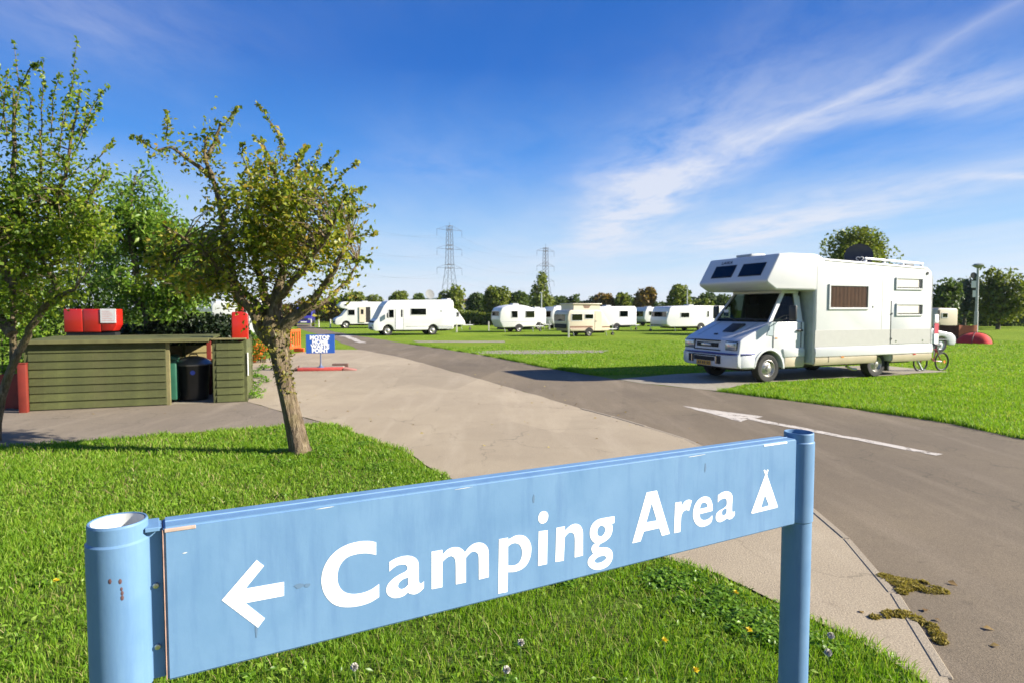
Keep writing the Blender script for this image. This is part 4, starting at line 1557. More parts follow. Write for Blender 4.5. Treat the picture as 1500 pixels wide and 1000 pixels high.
# ---- bright green tree behind the enclosure
TY = 13.6
base = Vector((*gp(222, 566), 0))
tp = [atY(x, y, TY) for x, y in ((222, 570), (221, 530), (219, 490), (217, 455))]
trr = [r * TY / FOC for r in (9, 7, 6.5, 6)]
limbs = [L([(218, 470), (200, 400), (190, 330), (195, 270)], TY, (6, 5, 3.5, 1.5), -.3), L([(218, 460), (245, 400), (270, 360), (290, 340)], TY, (6, 4, 3, 1.5), .3),
         L([(218, 460), (175, 420), (160, 380)], TY, (5, 3, 1.5), .5), L([(219, 480), (260, 440), (300, 420)], TY, (5, 3, 1.5), -.6), L([(218, 450), (225, 380), (235, 300)], TY, (5, 4, 2), .6)]
bl = [blob(200, 290, 42, 62, TY, .8), blob(190, 360, 62, 60, TY, 1.0), blob(250, 390, 75, 60, TY, 1.1), blob(175, 430, 45, 40, TY, .8), blob(290, 440, 42, 38, TY, .8), blob(225, 440, 50, 50, TY - .2, .8), blob(180, 240, 18, 30, TY, .3),
      blob(270, 475, 40, 22, TY - .3, .5), blob(250, 455, 45, 30, TY, .8), blob(215, 350, 50, 60, TY, .9)]
leafy_tree('leafy_tree', 'bright green drooping tree growing behind the bin enclosure', 'tree', base, limbs, bl, 620, 22, .22, .125, LEAF_BRIGHT, M_BARK2, trunk=(tp, trr), gap=.40, ns=1.3, droop=.55, twig=.010, aspect=.42)


# ---- hedges and shrubs
def hedge(name, label, cat, blobs, n, size, mat, group=None, gap=.3, ns=1.2, stem=True, kindlist=None):
    x = np.mean([b[0] for b in blobs])
    y = np.mean([b[1] for b in blobs])
    t = thing(name, label, cat, (x, y, 0), 0, group)
    P = blob_points(blobs, n, gap, ns, random.randint(0, 99)) - np.array([x, y, 0])
    P = P[P[:, 2] > .02]
    leaves_np('foliage', P, size, mat, t)
    st = B()
    for b in blobs:
        for q in range(3):
            c = Vector((b[0] - x + random.uniform(-.4, .4) * b[3], b[1] - y + random.uniform(-.4, .4) * b[4], b[2] + b[5] * .3))
            st.tube([(c.x * .9, c.y * .9, 0), tuple(c * .5 + Vector((c.x * .45, c.y * .45, 0))), tuple(c)], [.03 + size * .1, .02 + size * .06, .01], 5)
    st.build('stems', M_BARK2, t, 60)
    return t


LEAF_HEDGE = leafmat('leaf_hedge', [(0.045, 0.10, 0.010), (0.09, 0.18, 0.016), (0.15, 0.26, 0.025), (0.22, 0.30, 0.03)], .35, .38, 1.0)
LEAF_SHADE = leafmat('leaf_shade', [(0.008, 0.016, 0.006), (0.016, 0.030, 0.009), (0.030, 0.050, 0.012)], .2, .45, 1.0)  # near-black leaves, the shade behind the enclosure put into their colour
hedge('hedge', 'bright leafy laurel hedge left of the red cabinet behind the bin enclosure', 'hedge', [blob(-40, 440, 90, 70, 12.6, .9), blob(40, 430, 60, 70, 12.9, .8), blob(20, 510, 60, 50, 12.4, .7)], 9000, .085, LEAF_HEDGE)
hedge('hedge', 'clipped hedge, coloured dark for its shade, directly behind the doorway of the bin enclosure', 'hedge', [blob(270, 502, 70, 38, 13.6, .6), blob(325, 496, 42, 36, 13.4, .6), blob(165, 512, 80, 40, 13.8, .6), blob(300, 480, 46, 22, 13.6, .5)], 20000, .09, LEAF_SHADE, gap=.08)
hb = [blob(90, 400, 110, 70, 17, 1.4), blob(200, 420, 110, 70, 18, 1.4), blob(-60, 380, 120, 110, 17, 1.5), blob(120, 490, 150, 50, 17.5, 1.2)]
hedge('shrub', 'dense dark shrubbery behind the bright green tree', 'shrub', hb, 15000, .13, leafmat('leaf_shrub', [(0.020, 0.045, 0.008), (0.045, 0.088, 0.012), (0.085, 0.14, 0.016)], .32, .42, .7), gap=.32, ns=.8)
t = hedge('shrub', 'low bush with orange flowers between the enclosure and the orange barrier', 'shrub', [blob(372, 508, 18, 22, 20.0, .5), blob(358, 500, 14, 22, 20.2, .4), blob(386, 515, 10, 12, 20.0, .3)], 2600, .09, LEAF_BRIGHT, gap=.25)
Pf = blob_points([blob(374, 512, 20, 18, 19.7, .4)], 160, .2, 1.0) - np.array(list(t.location))
leaves_np('flowers', Pf, .08, leafmat('petal_orange', [(.55, .10, .01), (.65, .20, .02)], .3), t, aspect=.9, stuff=True)
Pw = clumps([(*gp(372 + random.uniform(-8, 20), 560 + random.uniform(-30, 25)), random.uniform(.5, 1.2)) for _ in range(16)], 60, .16, .12)
leaves_np('weeds', Pw, .06, M_CLOVER, flat=.5, aspect=.6, stuff=True)

# ================================================================== the coachbuilt motorhome
M_VAN = pbr('white_bodywork', (0.60, 0.605, 0.605), 0.32, 0.03, 1.5, dirt=.10, dirtcol=(.50, .46, .38), dscale=.9, coat=.25)
M_VANG = pbr('white_grp', (0.60, 0.60, 0.585), 0.42, 0.03, 1.5, dirt=.12, dirtcol=(.52, .47, .38), dscale=1.1)
M_BANDG = pbr('pale_grey_band', (0.435, 0.425, 0.39), 0.5, 0.04)
M_CREAM = pbr('cream_skirt', (0.54, 0.455, 0.32), 0.45, 0.08, 2.5, dirt=.3, dirtcol=(.40, .32, .20), dscale=2)
M_DARKP = pbr('dark_plastic', (0.022, 0.022, 0.024), .5, .15)
M_UNDER = pbr('underside', (0.02, 0.019, 0.018), .85, .2)
M_TYRE = pbr('tyre', (0.030, 0.028, 0.026), .85, .25, 18, .2, 60)
M_ALLOY = pbr('steel_wheel', (0.42, 0.40, 0.37), .4, .2, 12, metal=.7, dirt=.35, dirtcol=(.22, .18, .13), dscale=9)
M_CHROME = pbr('chrome', (.75, .75, .76), .12, .05, metal=1.0)
M_LAMP = pbr('lamp_glass', (0.50, 0.52, 0.55), .12, .15, 20, metal=.5)
M_AMBER = pbr('amber', (.75, .25, .03), .3)
M_TAIL = pbr('tail_red', (.55, .02, .02), .3)
M_TRIM = pbr('blue_trim', (.035, .045, .20), .4)
M_CURTAIN = pbr('brown_curtain', (.062, .026, .011), .9, .3, 5)
M_BLIND = pbr('white_blind', (.74, .72, .68), .8, .05)
M_SEAT = pbr('seat_fabric', (.06, .06, .065), .9, .2)
M_GLASS = glassmat('tinted_glass', (.20, .25, .22), 1.0, refl=.4)
M_GLASSB = glassmat('brown_glass', (.9, .86, .80), 1.0, refl=.35)
M_GLASSC = glassmat('clear_glass', (1, .99, .97), 1.0, refl=.35)
M_GLASSD = glassmat('dark_glass', (.38, .37, .36), .93)
M_GREYSEAM = pbr('seam_grey', (.22, .22, .23), .6)
M_PLATE = pbr('plate_yellow', (.70, .36, .04), .45, .05)
M_INK = pbr('dark_ink', (.02, .02, .03), .5)


def wheel(parent, x, y, r, w, side=-1, name='wheel'):
    """axle along y; side -1: the outer face looks to -y"""
    Mx = Matrix.Translation((x, y, r)) @ Matrix.Rotation(R(90) if side < 0 else R(-90), 4, 'X')
    ty = B().lathe([(r * .60, -.0), (r * .66, .012), (r * .93, .004), (r * .985, -.02), (r, -.045), (r, -w + .045), (r * .985, -w + .02), (r * .93, -w), (r * .62, -w)], 36, Mx)
    t = ty.build(name, M_TYRE, parent, 40)
    rm = B().lathe([(r * .61, 0.003), (r * .585, .006), (r * .55, -.018), (r * .47, -.048), (r * .40, -.032), (r * .25, -.012), (r * .20, -.014), (r * .17, .02), (r * .10, .028), (0, .028)], 36, Mx)
    for k in range(8):
        a = k * pi / 4
        Mk = Mx @ Matrix.Translation((r * .29 * cos(a), r * .29 * sin(a), -.013))
        rm.lathe([(0, .012), (.012, .012), (.013, 0)], 6, Mk)
    ro = rm.build('rim', M_ALLOY, t, 35)
    hb_ = B()
    for k in range(8):
        a = k * pi / 4 + .2
        Mk = Mx @ Matrix.Translation((r * .47 * cos(a), r * .47 * sin(a), -.0445)) @ Matrix.Rotation(a, 4, 'Z')
        hb_.lathe([(0, .001), (.030, .001), (.032, -.004)], 10, Mk @ Matrix.Diagonal((.6, 1, 1, 1)))
    hb_.build('vent_holes', M_UNDER, t, 35)
    return t


def ring(b, x0, x1, z0, z1, fw, y0, y1, axis='y', bev=.006):
    """rectangular frame, butted"""
    for (a0, a1, c0, c1) in ((x0, x1, z1 - fw, z1), (x0, x1, z0, z0 + fw), (x0, x0 + fw, z0 + fw + .0006, z1 - fw - .0006), (x1 - fw, x1, z0 + fw + .0006, z1 - fw - .0006)):
        if axis == 'y':
            b.box(a0, a1, y0, y1, c0, c1, bev, 1)
        else:
            b.box(y0, y1, a0, a1, c0, c1, bev, 1)
    return b


def window_y(parent, x0, x1, z0, z1, y=0.0, frame=M_VANG, behind='curtain', fw=.045, glass=None, name='window', gap=0.0):
    """window on the near (-y) side; stands 34 mm proud with the blind inside it"""
    f = ring(B(), x0 - fw, x1 + fw, z0 - fw, z1 + fw, fw, y - .034, y - .0005).build(name, frame, parent)
    if behind == 'curtain':
        n = 54
        cb = B()
        for i in range(n):
            xa, xb = x0 + (x1 - x0) * i / n, x0 + (x1 - x0) * (i + 1) / n
            ya = y - .010 + .003 * sin(i * 1.15) + .0015 * sin(i * 2.7)
            yb = y - .010 + .003 * sin((i + 1) * 1.15) + .0015 * sin((i + 1) * 2.7)
            cb.face([(xa, ya, z0), (xb, yb, z0), (xb, yb, z1), (xa, ya, z1)])
        cb.build('curtain', M_CURTAIN, f, 60)
    elif behind == 'blind':
        B().box(x0 + .004, x1 - gap, y - .012, y - .006, z0 + .03, z1 - .004).build('blind', M_BLIND, f)
        B().box(x0 + .001, x1 - .001, y - .0048, y - .001, z0 + .001, z1 - .001).build('interior', M_SEAT, f)
    else:
        B().box(x0 + .001, x1 - .001, y - .006, y - .001, z0 + .001, z1 - .001).build('interior', M_UNDER, f)
    B().box(x0 + .0008, x1 - .0008, y - .030, y - .026, z0 + .0008, z1 - .0008).build('pane', glass or M_GLASS, f, 0)
    return f


MHW = 2.40
mh = thing('motorhome', 'large white coachbuilt motorhome with overcab bed and black roof dish parked on the hardstanding', 'motorhome', (5.303, 14.013, 0), R(22))

# -- cab, lower body
arch = [(.95 + .415 * cos(a), .345 + .415 * sin(a)) for a in np.linspace(0.0, pi, 15)]
prof = [(.10, .36), (.02, .40), (.0, .50), (.0, .66), (.035, .69), (.05, .80), (.075, 1.0), (.17, 1.06), (.60, 1.255), (.96, 1.42), (1.10, 1.43), (2.06, 1.43), (2.06, .34)] + arch + [(.50, .345), (.30, .345)]
cab = B().prism(prof, .21, 2.19, 'y', .07, 4, bevang=20).build('cab', M_VAN, mh, 50)
B().box(.30, 2.05, .40, 2.0, .28, .56).build('chassis', M_UNDER, mh)
# bumper, wraps the corners
bp_ = [(-.035, .42), (-.03, .645), (.0, .66)]
bm_ = B()
bo = [(.52, .188), (.16, .188), (.03, .25), (-.05, .50), (-.075, 1.2), (-.05, 1.9), (.03, 2.15), (.16, 2.212), (.52, 2.212), (.52, 2.14), (.20, 2.14), (.10, 2.05), (.06, 1.2), (.10, .35), (.20, .26), (.52, .26)]
bm_.prism(bo, .365, .668, 'z', .028, 3, bevang=40)
bump = bm_.build('bumper', M_VAN, mh, 45)
B().prism([(.50, .175), (.15, .178), (.02, .242), (-.062, .50), (-.088, 1.2), (-.062, 1.9), (.02, 2.158), (.15, 2.222), (.50, 2.225), (.50, 2.15), (.2, 2.15), (.1, 1.2), (.2, .25), (.5, .25)], .672, .705, 'z', .008, 2, bevang=40).build('trim_strip', M_TRIM, mh, 45)
fx = -.079
B().box(fx - .004, fx + .06, .92, 1.66, .50, .60, .006, 1).build('air_intake', M_UNDER, bump)
for ya in (.71, 1.70):
    B().box(fx - .001, fx + .06, ya, ya + .17, .44, .635, .006, 1).build('fog_recess', M_UNDER, bump)
    B().box(fx - .012, fx + .01, ya + .03 if ya > 1 else ya + .12, ya + .05 if ya > 1 else ya + .14, .44, .62, .004, 1).build('over_rider', M_CHROME, bump)
B().box(fx - .001, fx + .05, .88, 1.69, .615, .642, .004, 1).build('air_slot', M_UNDER, bump)
pl_ = B().box(fx - .018, fx - .008, 1.02, 1.54, .385, .495, .003, 1).build('number_plate', M_PLATE, bump)
for i, ya in enumerate((1.44, 1.375, 1.275, 1.21, 1.11, 1.045)):
    B().box(fx - .0195, fx - .0175, ya, ya + .042, .41, .472).build('plate_character', M_INK, pl_)
for ya in (1.335, 1.172):
    B().box(fx - .0195, fx - .0175, ya, ya + .02, .437, .446).build('plate_character', M_INK, pl_)
# grille panel
gx = .035
B().box(gx - .008, gx + .05, .86, 1.76, .965, .99, .004, 1).build('grille_slot', M_UNDER, mh)
B().box(gx - .012, gx + .05, .84, 1.80, .745, .77, .004, 1).build('grille_slot', M_UNDER, mh)
gr_ = B().box(gx - .004, gx + .05, .92, 1.70, .825, .925, .012, 2).build('grille', M_UNDER, mh)
B().box(gx - .009, gx + .02, 1.16, 1.52, .845, .905, .008, 2).build('badge', M_LAMP, gr_)
for y0_ in (.27, 1.78):
    hl = B().box(gx - .0, gx + .09, y0_, y0_ + .40, .765, .985, .02, 2).build('headlight', M_DARKP, mh)
    B().box(gx - .008, gx + .05, y0_ + .015, y0_ + .385, .78, .97, .015, 2).build('lens', M_LAMP, hl)
B().prism([(.26, 1.105), (.30, 1.123), (.30, 1.145), (.26, 1.128)], 1.22, 1.34, 'y', .004, 1).build('bonnet_badge', M_DARKP, mh)
B().prism([(.40, 1.176), (.78, 1.350), (.78, 1.378), (.73, 1.385), (.42, 1.20)], .80, 1.20, 'y', .01, 2).build('bonnet_scoop', M_DARKP, mh)
# near front wing flare
fl_ = B()
ar2 = [(.95 + .475 * cos(a), .345 + .475 * sin(a)) for a in np.linspace(-.05, pi * .97, 17)]
ar1 = [(.95 + .418 * cos(a), .345 + .418 * sin(a)) for a in np.linspace(-.05, pi * .97, 17)]
fl_.prism(ar2 + ar1[::-1], .185, .24, 'y', .01, 2, bevang=60)
fl_.build('wheel_arch', M_VAN, mh, 45)
# lower door sill trim
B().prism([(1.42, .60), (1.36, .80), (2.05, .80), (2.05, .60)], .178, .22, 'y', .012, 2).build('door_trim', M_VAN, mh)
sb_ = B().prism([(1.44, .36), (1.44, .585), (2.05, .585), (2.05, .36)], .192, .225, 'y', .01, 2)
sb_.build('sill', M_CREAM, mh)
B().box(1.06, 1.075, .197, .215, .82, 1.42, .002, 1).build('door_gap', M_UNDER, mh)
B().box(1.94, 1.952, .197, .215, .82, 1.42, .002, 1).build('door_gap', M_UNDER, mh)
B().box(1.80, 1.98, .165, .205, 1.20, 1.245, .012, 2).build('door_handle', M_DARKP, mh)
B().box(1.12, 1.20, .196, .209, 1.035, 1.06, .006, 1).build('indicator', M_AMBER, mh)
B().prism([(.86, 1.12), (1.05, 1.10), (1.16, 1.43), (.98, 1.42)], .1985, .206, 'y', .002, 1).build('wing_panel', pbr('wing_grey', (.36, .42, .44), .5), mh)  # flat grey panel on the side of the near wing

# -- greenhouse: pillars, roof, glass
ZB, ZT = 1.425, 2.185


def gy(z, far=False):
    k = (z - ZB) / (ZT - ZB)
    y = .235 + .15 * k
    return 2.4 - y if far else y


def gxw(z):                       # windscreen line
    return 1.00 + (z - ZB) * .74


gh = B()
for far in (False, True):
    for (xa, xb, wtop) in ((1.0, 1.0, 0), (2.0, 2.0, 0)):
        pts = []
        for z in (ZB, ZT):
            x = gxw(z) if xa == 1.0 else 1.93
            pts.append(Vector((x, gy(z, far), z)))
        off = Vector((0.05 if xa == 1.0 else .09, 0, 0))
        inn = Vector((0, -.05 if far else .05, 0))
        t = bmesh.new()
        q = [pts[0] - off, pts[0] + off, pts[0] + off + inn, pts[0] - off + inn]
        q2 = [pts[1] - off, pts[1] + off, pts[1] + off + inn, pts[1] - off + inn]
        a = [t.verts.new(p) for p in q]
        b_ = [t.verts.new(p) for p in q2]
        for i in range(4):
            t.faces.new((a[i], a[(i + 1) % 4], b_[(i + 1) % 4], b_[i]))
        t.faces.new(a[::-1]); t.faces.new(b_)
        bmesh.ops.recalc_face_normals(t, faces=t.faces[:])
        gh._add(t)
gh.box(1.46, 2.0, .36, 2.04, 2.12, 2.19, .02, 2)
gh.build('pillars', M_VAN, mh, 40)
B().box(1.10, 2.05, .30, 2.10, 1.36, 1.428).build('cab_floor', M_UNDER, mh)
dsh = B().box(1.03, 1.45, .30, 2.10, 1.40, 1.50, .03, 2).build('dashboard', M_DARKP, mh)
for sy in (.72, 1.62):
    s_ = B().box(1.72, 1.86, sy - .24, sy + .24, 1.36, 1.86, .05, 3).build('cab_seat', M_SEAT, mh)
    B().box(1.75, 1.85, sy - .13, sy + .13, 1.88, 2.06, .03, 3).build('headrest', M_SEAT, s_)
B().box(1.99, 2.05, .36, 2.04, 1.43, 2.16).build('cab_rear_panel', M_UNDER, mh)
st_ = B()
Ms = Matrix.Translation((1.48, .72, 1.60)) @ Matrix.Rotation(R(-60), 4, 'Y')
st_.tube([(Ms @ Vector((.19 * cos(a), .19 * sin(a), 0))) for a in np.linspace(0, 2 * pi, 25)], .014, 6)
st_.tube([Ms @ Vector((-.19, 0, 0)), Ms @ Vector((.19, 0, 0))], .013, 6)
st_.build('steering_wheel', M_DARKP, mh)
B().face([(gxw(ZB) - .005, gy(ZB) + .05, ZB), (gxw(ZB) - .005, gy(ZB, 1) - .05, ZB), (gxw(2.16) - .005, gy(2.16, 1) - .05, 2.16), (gxw(2.16) - .005, gy(2.16) + .05, 2.16)]).build('windscreen', M_GLASS, mh, 0)
for far in (False, True):
    e = .012 if not far else -.012
    B().face([(gxw(ZB) + .08, gy(ZB, far) + e, ZB), (1.84, gy(ZB, far) + e, ZB), (1.84, gy(2.11, far) + e, 2.11), (gxw(2.11) + .06, gy(2.11, far) + e, 2.11)]).build('side_window', M_GLASS, mh, 0)
for y_ in (.62, 1.35):
    B().tube([(gxw(1.44) - .03, y_, 1.435), (gxw(1.50) - .028, y_ + .25, 1.50), (gxw(1.52) - .028, y_ + .52, 1.52)], .009, 5).build('wiper', M_DARKP, mh)
B().box(1.16, 1.165, 1.85, 2.02, 1.55, 1.72).build('paper', M_BLIND, dsh)
# mirror
for sgn, yb in ((-1, .22), (1, 2.18)):
    mr = B()
    mr.box(1.30, 1.36, yb + sgn * .34 - .10, yb + sgn * .34 + .10, 1.48, 1.82, .02, 2)
    mo = mr.build('mirror', M_DARKP, mh)
    B().tube([(1.20, yb, 1.50), (1.24, yb + sgn * .14, 1.58), (1.31, yb + sgn * .25, 1.60)], .014, 6).build('arm', M_DARKP, mo)
    B().tube([(1.22, yb, 1.44), (1.28, yb + sgn * .2, 1.52)], .012, 6).build('arm', M_DARKP, mo)

# -- living box with overcab
BXP = [(.62, 2.40), (1.00, 3.035), (1.35, 3.06), (2.14, 3.06), (2.26, 3.03), (2.42, 2.965), (6.12, 2.845), (6.30, 2.74), (6.355, 2.55), (6.38, 1.2), (6.37, .56), (6.24, .40),
       (4.86, .40), (4.86, .60), (4.28, .60), (4.28, .40), (2.16, .40), (2.16, 2.185), (.93, 2.185), (.66, 2.34)]
box = B().prism(BXP, .0, MHW, 'y', .045, 4, bevang=30).build('living_box', M_VANG, mh, 40)
B().box(2.3, 6.2, .5, 1.9, .30, .46).build('underfloor', M_UNDER, mh)
B().prism([(2.155, .45), (2.158, 2.15), (2.150, 2.15), (2.147, .45)], .06, 2.34, 'y').build('bulkhead', pbr('bulkhead_shade', (.42, .47, .44), .5), mh)  # greenish grey: shade on the box front wall put into the colour
# grey band, bulging white skirt, cream sill
B().box(2.17, 4.765, -.006, -.0005, .83, 1.225, .002, 1).build('side_band', M_BANDG, mh)
B().prism([(-.001, .575), (-.035, .60), (-.045, .70), (-.03, .80), (-.001, .825)], 2.165, 6.375, 'x', .006, 2, bevang=60).build('skirt_moulding', M_VANG, mh)
for xa, xb in ((2.165, 4.278), (4.862, 6.36)):
    B().prism([(-.0008, .572), (-.030, .57), (-.028, .46), (.02, .385), (.05, .385), (.05, .41), (-.0008, .42)], xa, xb, 'x', .004, 1, bevang=60).build('side_skirt', M_CREAM, mh)
for x_, m_ in ((2.62, M_DARKP), (2.58, M_DARKP)):
    pass
B().box(3.02, 3.12, -.040, -.028, .555, .585, .005, 1).build('marker_lamp', M_AMBER, mh)
B().box(5.62, 5.72, -.040, -.028, .555, .585, .005, 1).build('marker_lamp', M_TAIL, mh)
B().box(2.60, 2.612, -.034, -.028, .45, .60).build('skirt_joint', M_UNDER, mh)
# windows
window_y(mh, 2.63, 3.90, 1.775, 2.30, 0, M_VANG, 'curtain', .05, M_GLASSB)
window_y(mh, 4.95, 5.90, 2.275, 2.515, 0, M_VANG, 'blind', .04, M_GLASSC, gap=.12)
window_y(mh, 4.97, 5.91, 1.60, 1.845, -.0125, M_VANG, 'blind', .04, M_GLASSC, gap=.12)
# service door with its seam
dr = B().box(4.785, 6.30, -.0125, -.0008, .845, 1.95, .006, 2).build('garage_door', M_VANG, mh)
B().box(4.79, 6.295, -.016, -.013, .85, 1.222, .001, 1).build('side_band', M_BANDG, dr)
for x_, z_ in ((4.98, .92), (6.0, .92), (4.80, .98), (4.80, 1.62)):
    B().box(x_ - .02, x_ + .02, -.026, -.0165, z_ - .022, z_ + .022, .006, 1).build('catch', M_CHROME if x_ > 4.9 else M_DARKP, dr)
B().box(4.772, 4.783, -.004, -.0006, .845, 1.95).build('door_gap', M_UNDER, mh)
B().lathe([(0, .012), (.025, .012), (.032, 0)], 14, Matrix.Translation((4.13, 0, 1.80)) @ Matrix.Rotation(R(90), 4, 'X')).build('filler_cap', M_BANDG, mh)
B().lathe([(0, .02), (.04, .02), (.045, 0)], 14, Matrix.Translation((6.12, 0, 2.68)) @ Matrix.Rotation(R(90), 4, 'X')).build('side_lamp', M_DARKP, mh)
# overcab windows on the sloping nose
nd = Vector((1.00 - .62, 0, 3.035 - 2.40)).normalized()
nn = Vector((-nd.z, 0, nd.x))
nose = lambda s, y, o: tuple(Vector((.62, y, 2.40)) + nd * s + nn * o)


def nose_box(y0, y1, s0, s1, o0, o1, nm, mt, par, bev=.004):
    t = bmesh.new()
    bmesh.ops.create_cube(t, size=1)
    for v in t.verts:
        v.co = Vector(nose(s0 + (v.co.x + .5) * (s1 - s0), y0 + (v.co.y + .5) * (y1 - y0), o0 + (v.co.z + .5) * (o1 - o0)))
    bmesh.ops.recalc_face_normals(t, faces=t.faces[:])
    if bev:
        bmesh.ops.bevel(t, geom=t.edges[:], offset=bev, segments=1, affect='EDGES')
    b = B()
    b._add(t)
    return b.build(nm, mt, par)


for ya, yb in ((.28, 1.0), (1.26, 1.98)):
    wf = nose_box(ya - .02, yb + .02, .145, .515, .001, .012, 'overcab_window', M_DARKP, mh)
    nose_box(ya, yb, .165, .495, .0125, .017, 'pane', glassmat('black_glass', (.03, .03, .04), .96), wf)
tm = text_mesh('LAIKA', .115, .004, 1.15, 1.15)
tm.transform(Matrix(((0, nd.x, nn.x, .62 + nd.x * .565 + nn.x * .003), (-1, 0, 0, 1.66), (0, nd.z, nn.z, 2.40 + nd.z * .565 + nn.z * .003), (0, 0, 0, 1))))
link('lettering', tm, M_INK, mh, 0)
nose_box(.42, .72, .615, .628, .001, .003, 'maker_mark', M_BANDG, mh, 0)
# roof fittings
B().box(1.15, 1.62, 1.05, 1.60, 3.058, 3.12, .02, 2).build('roof_vent', pbr('vent_smoke', (.45, .47, .46), .3), mh)
B().box(3.0, 3.45, 1.35, 1.85, 2.93, 3.02, .02, 2).build('roof_vent', M_BLIND, mh)
rk = B()
for y_ in (.16, 2.1):
    rk.tube([(4.0, y_, 3.02), (6.15, y_, 2.945)], .026, 8)
for x_ in (4.02, 4.7, 5.4, 6.13):
    z_ = 2.92 - (x_ - 2.42) * .0325 + .04
    rk.box(x_ - .03, x_ + .03, .14, .20, z_, z_ + .07, .005, 1)
    rk.box(x_ - .03, x_ + .03, 2.08, 2.14, z_, z_ + .07, .005, 1)
rk.build('roof_rack', M_VAN, mh)
B().box(5.75, 6.10, .35, .75, 2.86, 2.95, .015, 2).build('roof_box', M_DARKP, mh)
# roof dish
dz = B()
Md = Matrix.Translation((5.0, 1.15, 3.18)) @ Matrix.Rotation(R(-22 - 24), 4, 'Z') @ Matrix.Rotation(R(74), 4, 'X')
dz.lathe([(0, -.03), (.12, -.022), (.25, .006), (.345, .05), (.352, .052), (.352, .044), (.25, -.004), (.12, -.032), (0, -.042)], 36, Md)
dsho = dz.build('satellite_dish', pbr('dish_black', (.022, .022, .024), .45, .15), mh, 40)
B().tube([(5.05, 1.3, 2.85), (5.05, 1.3, 3.02), (5.02, 1.22, 3.16)], .035, 8).build('mast', M_DARKP, dsho)
hp = []
for a in np.linspace(0, 2 * pi, 30):
    hx_ = 16 * sin(a) ** 3 / 16 * .085
    hz_ = (13 * cos(a) - 5 * cos(2 * a) - 2 * cos(3 * a) - cos(4 * a)) / 16 * .085
    hp.append(Md @ Vector((hx_ + .02, -.11 + hz_, .085)))
B().tube(hp, .013, 6).build('mark', M_BANDG, dsho)
# wheels
wheel(mh, .95, .225, .335, .22)
wheel(mh, .95, 2.175, .335, .22, 1)
wheel(mh, 4.48, .14, .335, .22)
wheel(mh, 4.48, 2.26, .335, .22, 1)
B().prism([(4.87, .40), (4.95, .40), (4.95, .14), (4.89, .16)], .12, .36, 'y', .006, 1).build('mud_flap', M_DARKP, mh)
B().tube([(3.55, .25, .30), (3.75, .25, .22), (3.9, .25, .21)], .035, 8).build('exhaust', M_STEEL, mh)
B().box(6.36, 6.44, .1, 2.3, .40, .55, .02, 2).build('rear_bumper', M_DARKP, mh)
for y_ in (.12, 2.18):
    B().box(6.375, 6.40, y_, y_ + .10, .75, 1.15, .01, 2).build('rear_lamp', M_TAIL, mh)
B().tube([(6.0, .12, .39), (6.12, .08, .16), (6.14, .08, .15)], [.03, .03, .03], 8).build('corner_steady', M_STEEL, mh)
B().box(6.08, 6.20, .02, .14, .13, .15).build('steady_foot', M_STEEL, mh)
# rails and seams of the body panels
rl = B()
rl.prism([(2.45, 2.925), (6.10, 2.808), (6.10, 2.79), (2.45, 2.907)], -.014, -.0008, 'y', .003, 1, bevang=60)
rl.build('awning_rail', M_BANDG, mh)
for x_ in (2.20, 4.45):
    B().box(x_, x_ + .006, -.0035, -.0008, .83, 2.80).build('panel_seam', M_BANDG, mh)
B().box(6.325, 6.345, -.006, -.0008, .83, 2.62, .002, 1).build('corner_trim', M_BANDG, mh)
B().prism([(.985, 2.225), (2.10, 2.225), (2.10, 2.235), (.99, 2.235)], -.004, -.0008, 'y').build('panel_seam', M_BANDG, mh)
for y_ in (.55, 1.85):
    B().prism([(.20, 1.0765), (.62, 1.268), (.94, 1.413), (.94, 1.417), (.62, 1.272), (.20, 1.0805)], y_, y_ + .012, 'y').build('bonnet_gap', M_GREYSEAM, mh)

# ================================================================== caravans and motorhomes farther off
M_CARAVAN = pbr('caravan_white', (0.66, 0.655, 0.635), 0.4, 0.03, 1.2)
M_IVORY = pbr('caravan_ivory', (0.62, 0.53, 0.40), 0.45, 0.05, 1.2)
M_BROWNB = pbr('brown_band', (0.20, 0.10, 0.06), .5)
M_GREYB = pbr('grey_skirt', (0.42, 0.43, 0.43), .5)
M_BLUEG = glassmat('blue_glass', (.10, .14, .26), .90)
M_CANVAS = pbr('grey_canvas', (.30, .30, .29), .9, .1)
ANG = R(22)


def side_len(org, ang, px):
    """length along the side until it is seen at column px"""
    k = (px - 750) / FOC
    c, s = cos(ang), sin(ang)
    # org.x + c t = k (org.y + s t) / cos-ish of the pitch (small): solve with the exact ray
    d = ray(px, 470)
    kk = d.x / d.y
    return (kk * org[1] - org[0]) / (c - kk * s)


def lwheel(t, x, y, r, side=-1, hub=None):
    Mx = Matrix.Translation((x, y, r)) @ Matrix.Rotation(R(90) if side < 0 else R(-90), 4, 'X')
    w_ = B().lathe([(r * .6, 0), (r * .92, .004), (r, -.03), (r, -.13), (r * .9, -.16), (0, -.16)], 20, Mx).build('wheel', M_TYRE, t, 40)
    B().lathe([(r * .62, -.002), (r * .5, -.03), (r * .2, -.005), (r * .1, .015), (0, .015)], 20, Mx).build('rim', hub or M_ALLOY, w_, 40)
    return w_


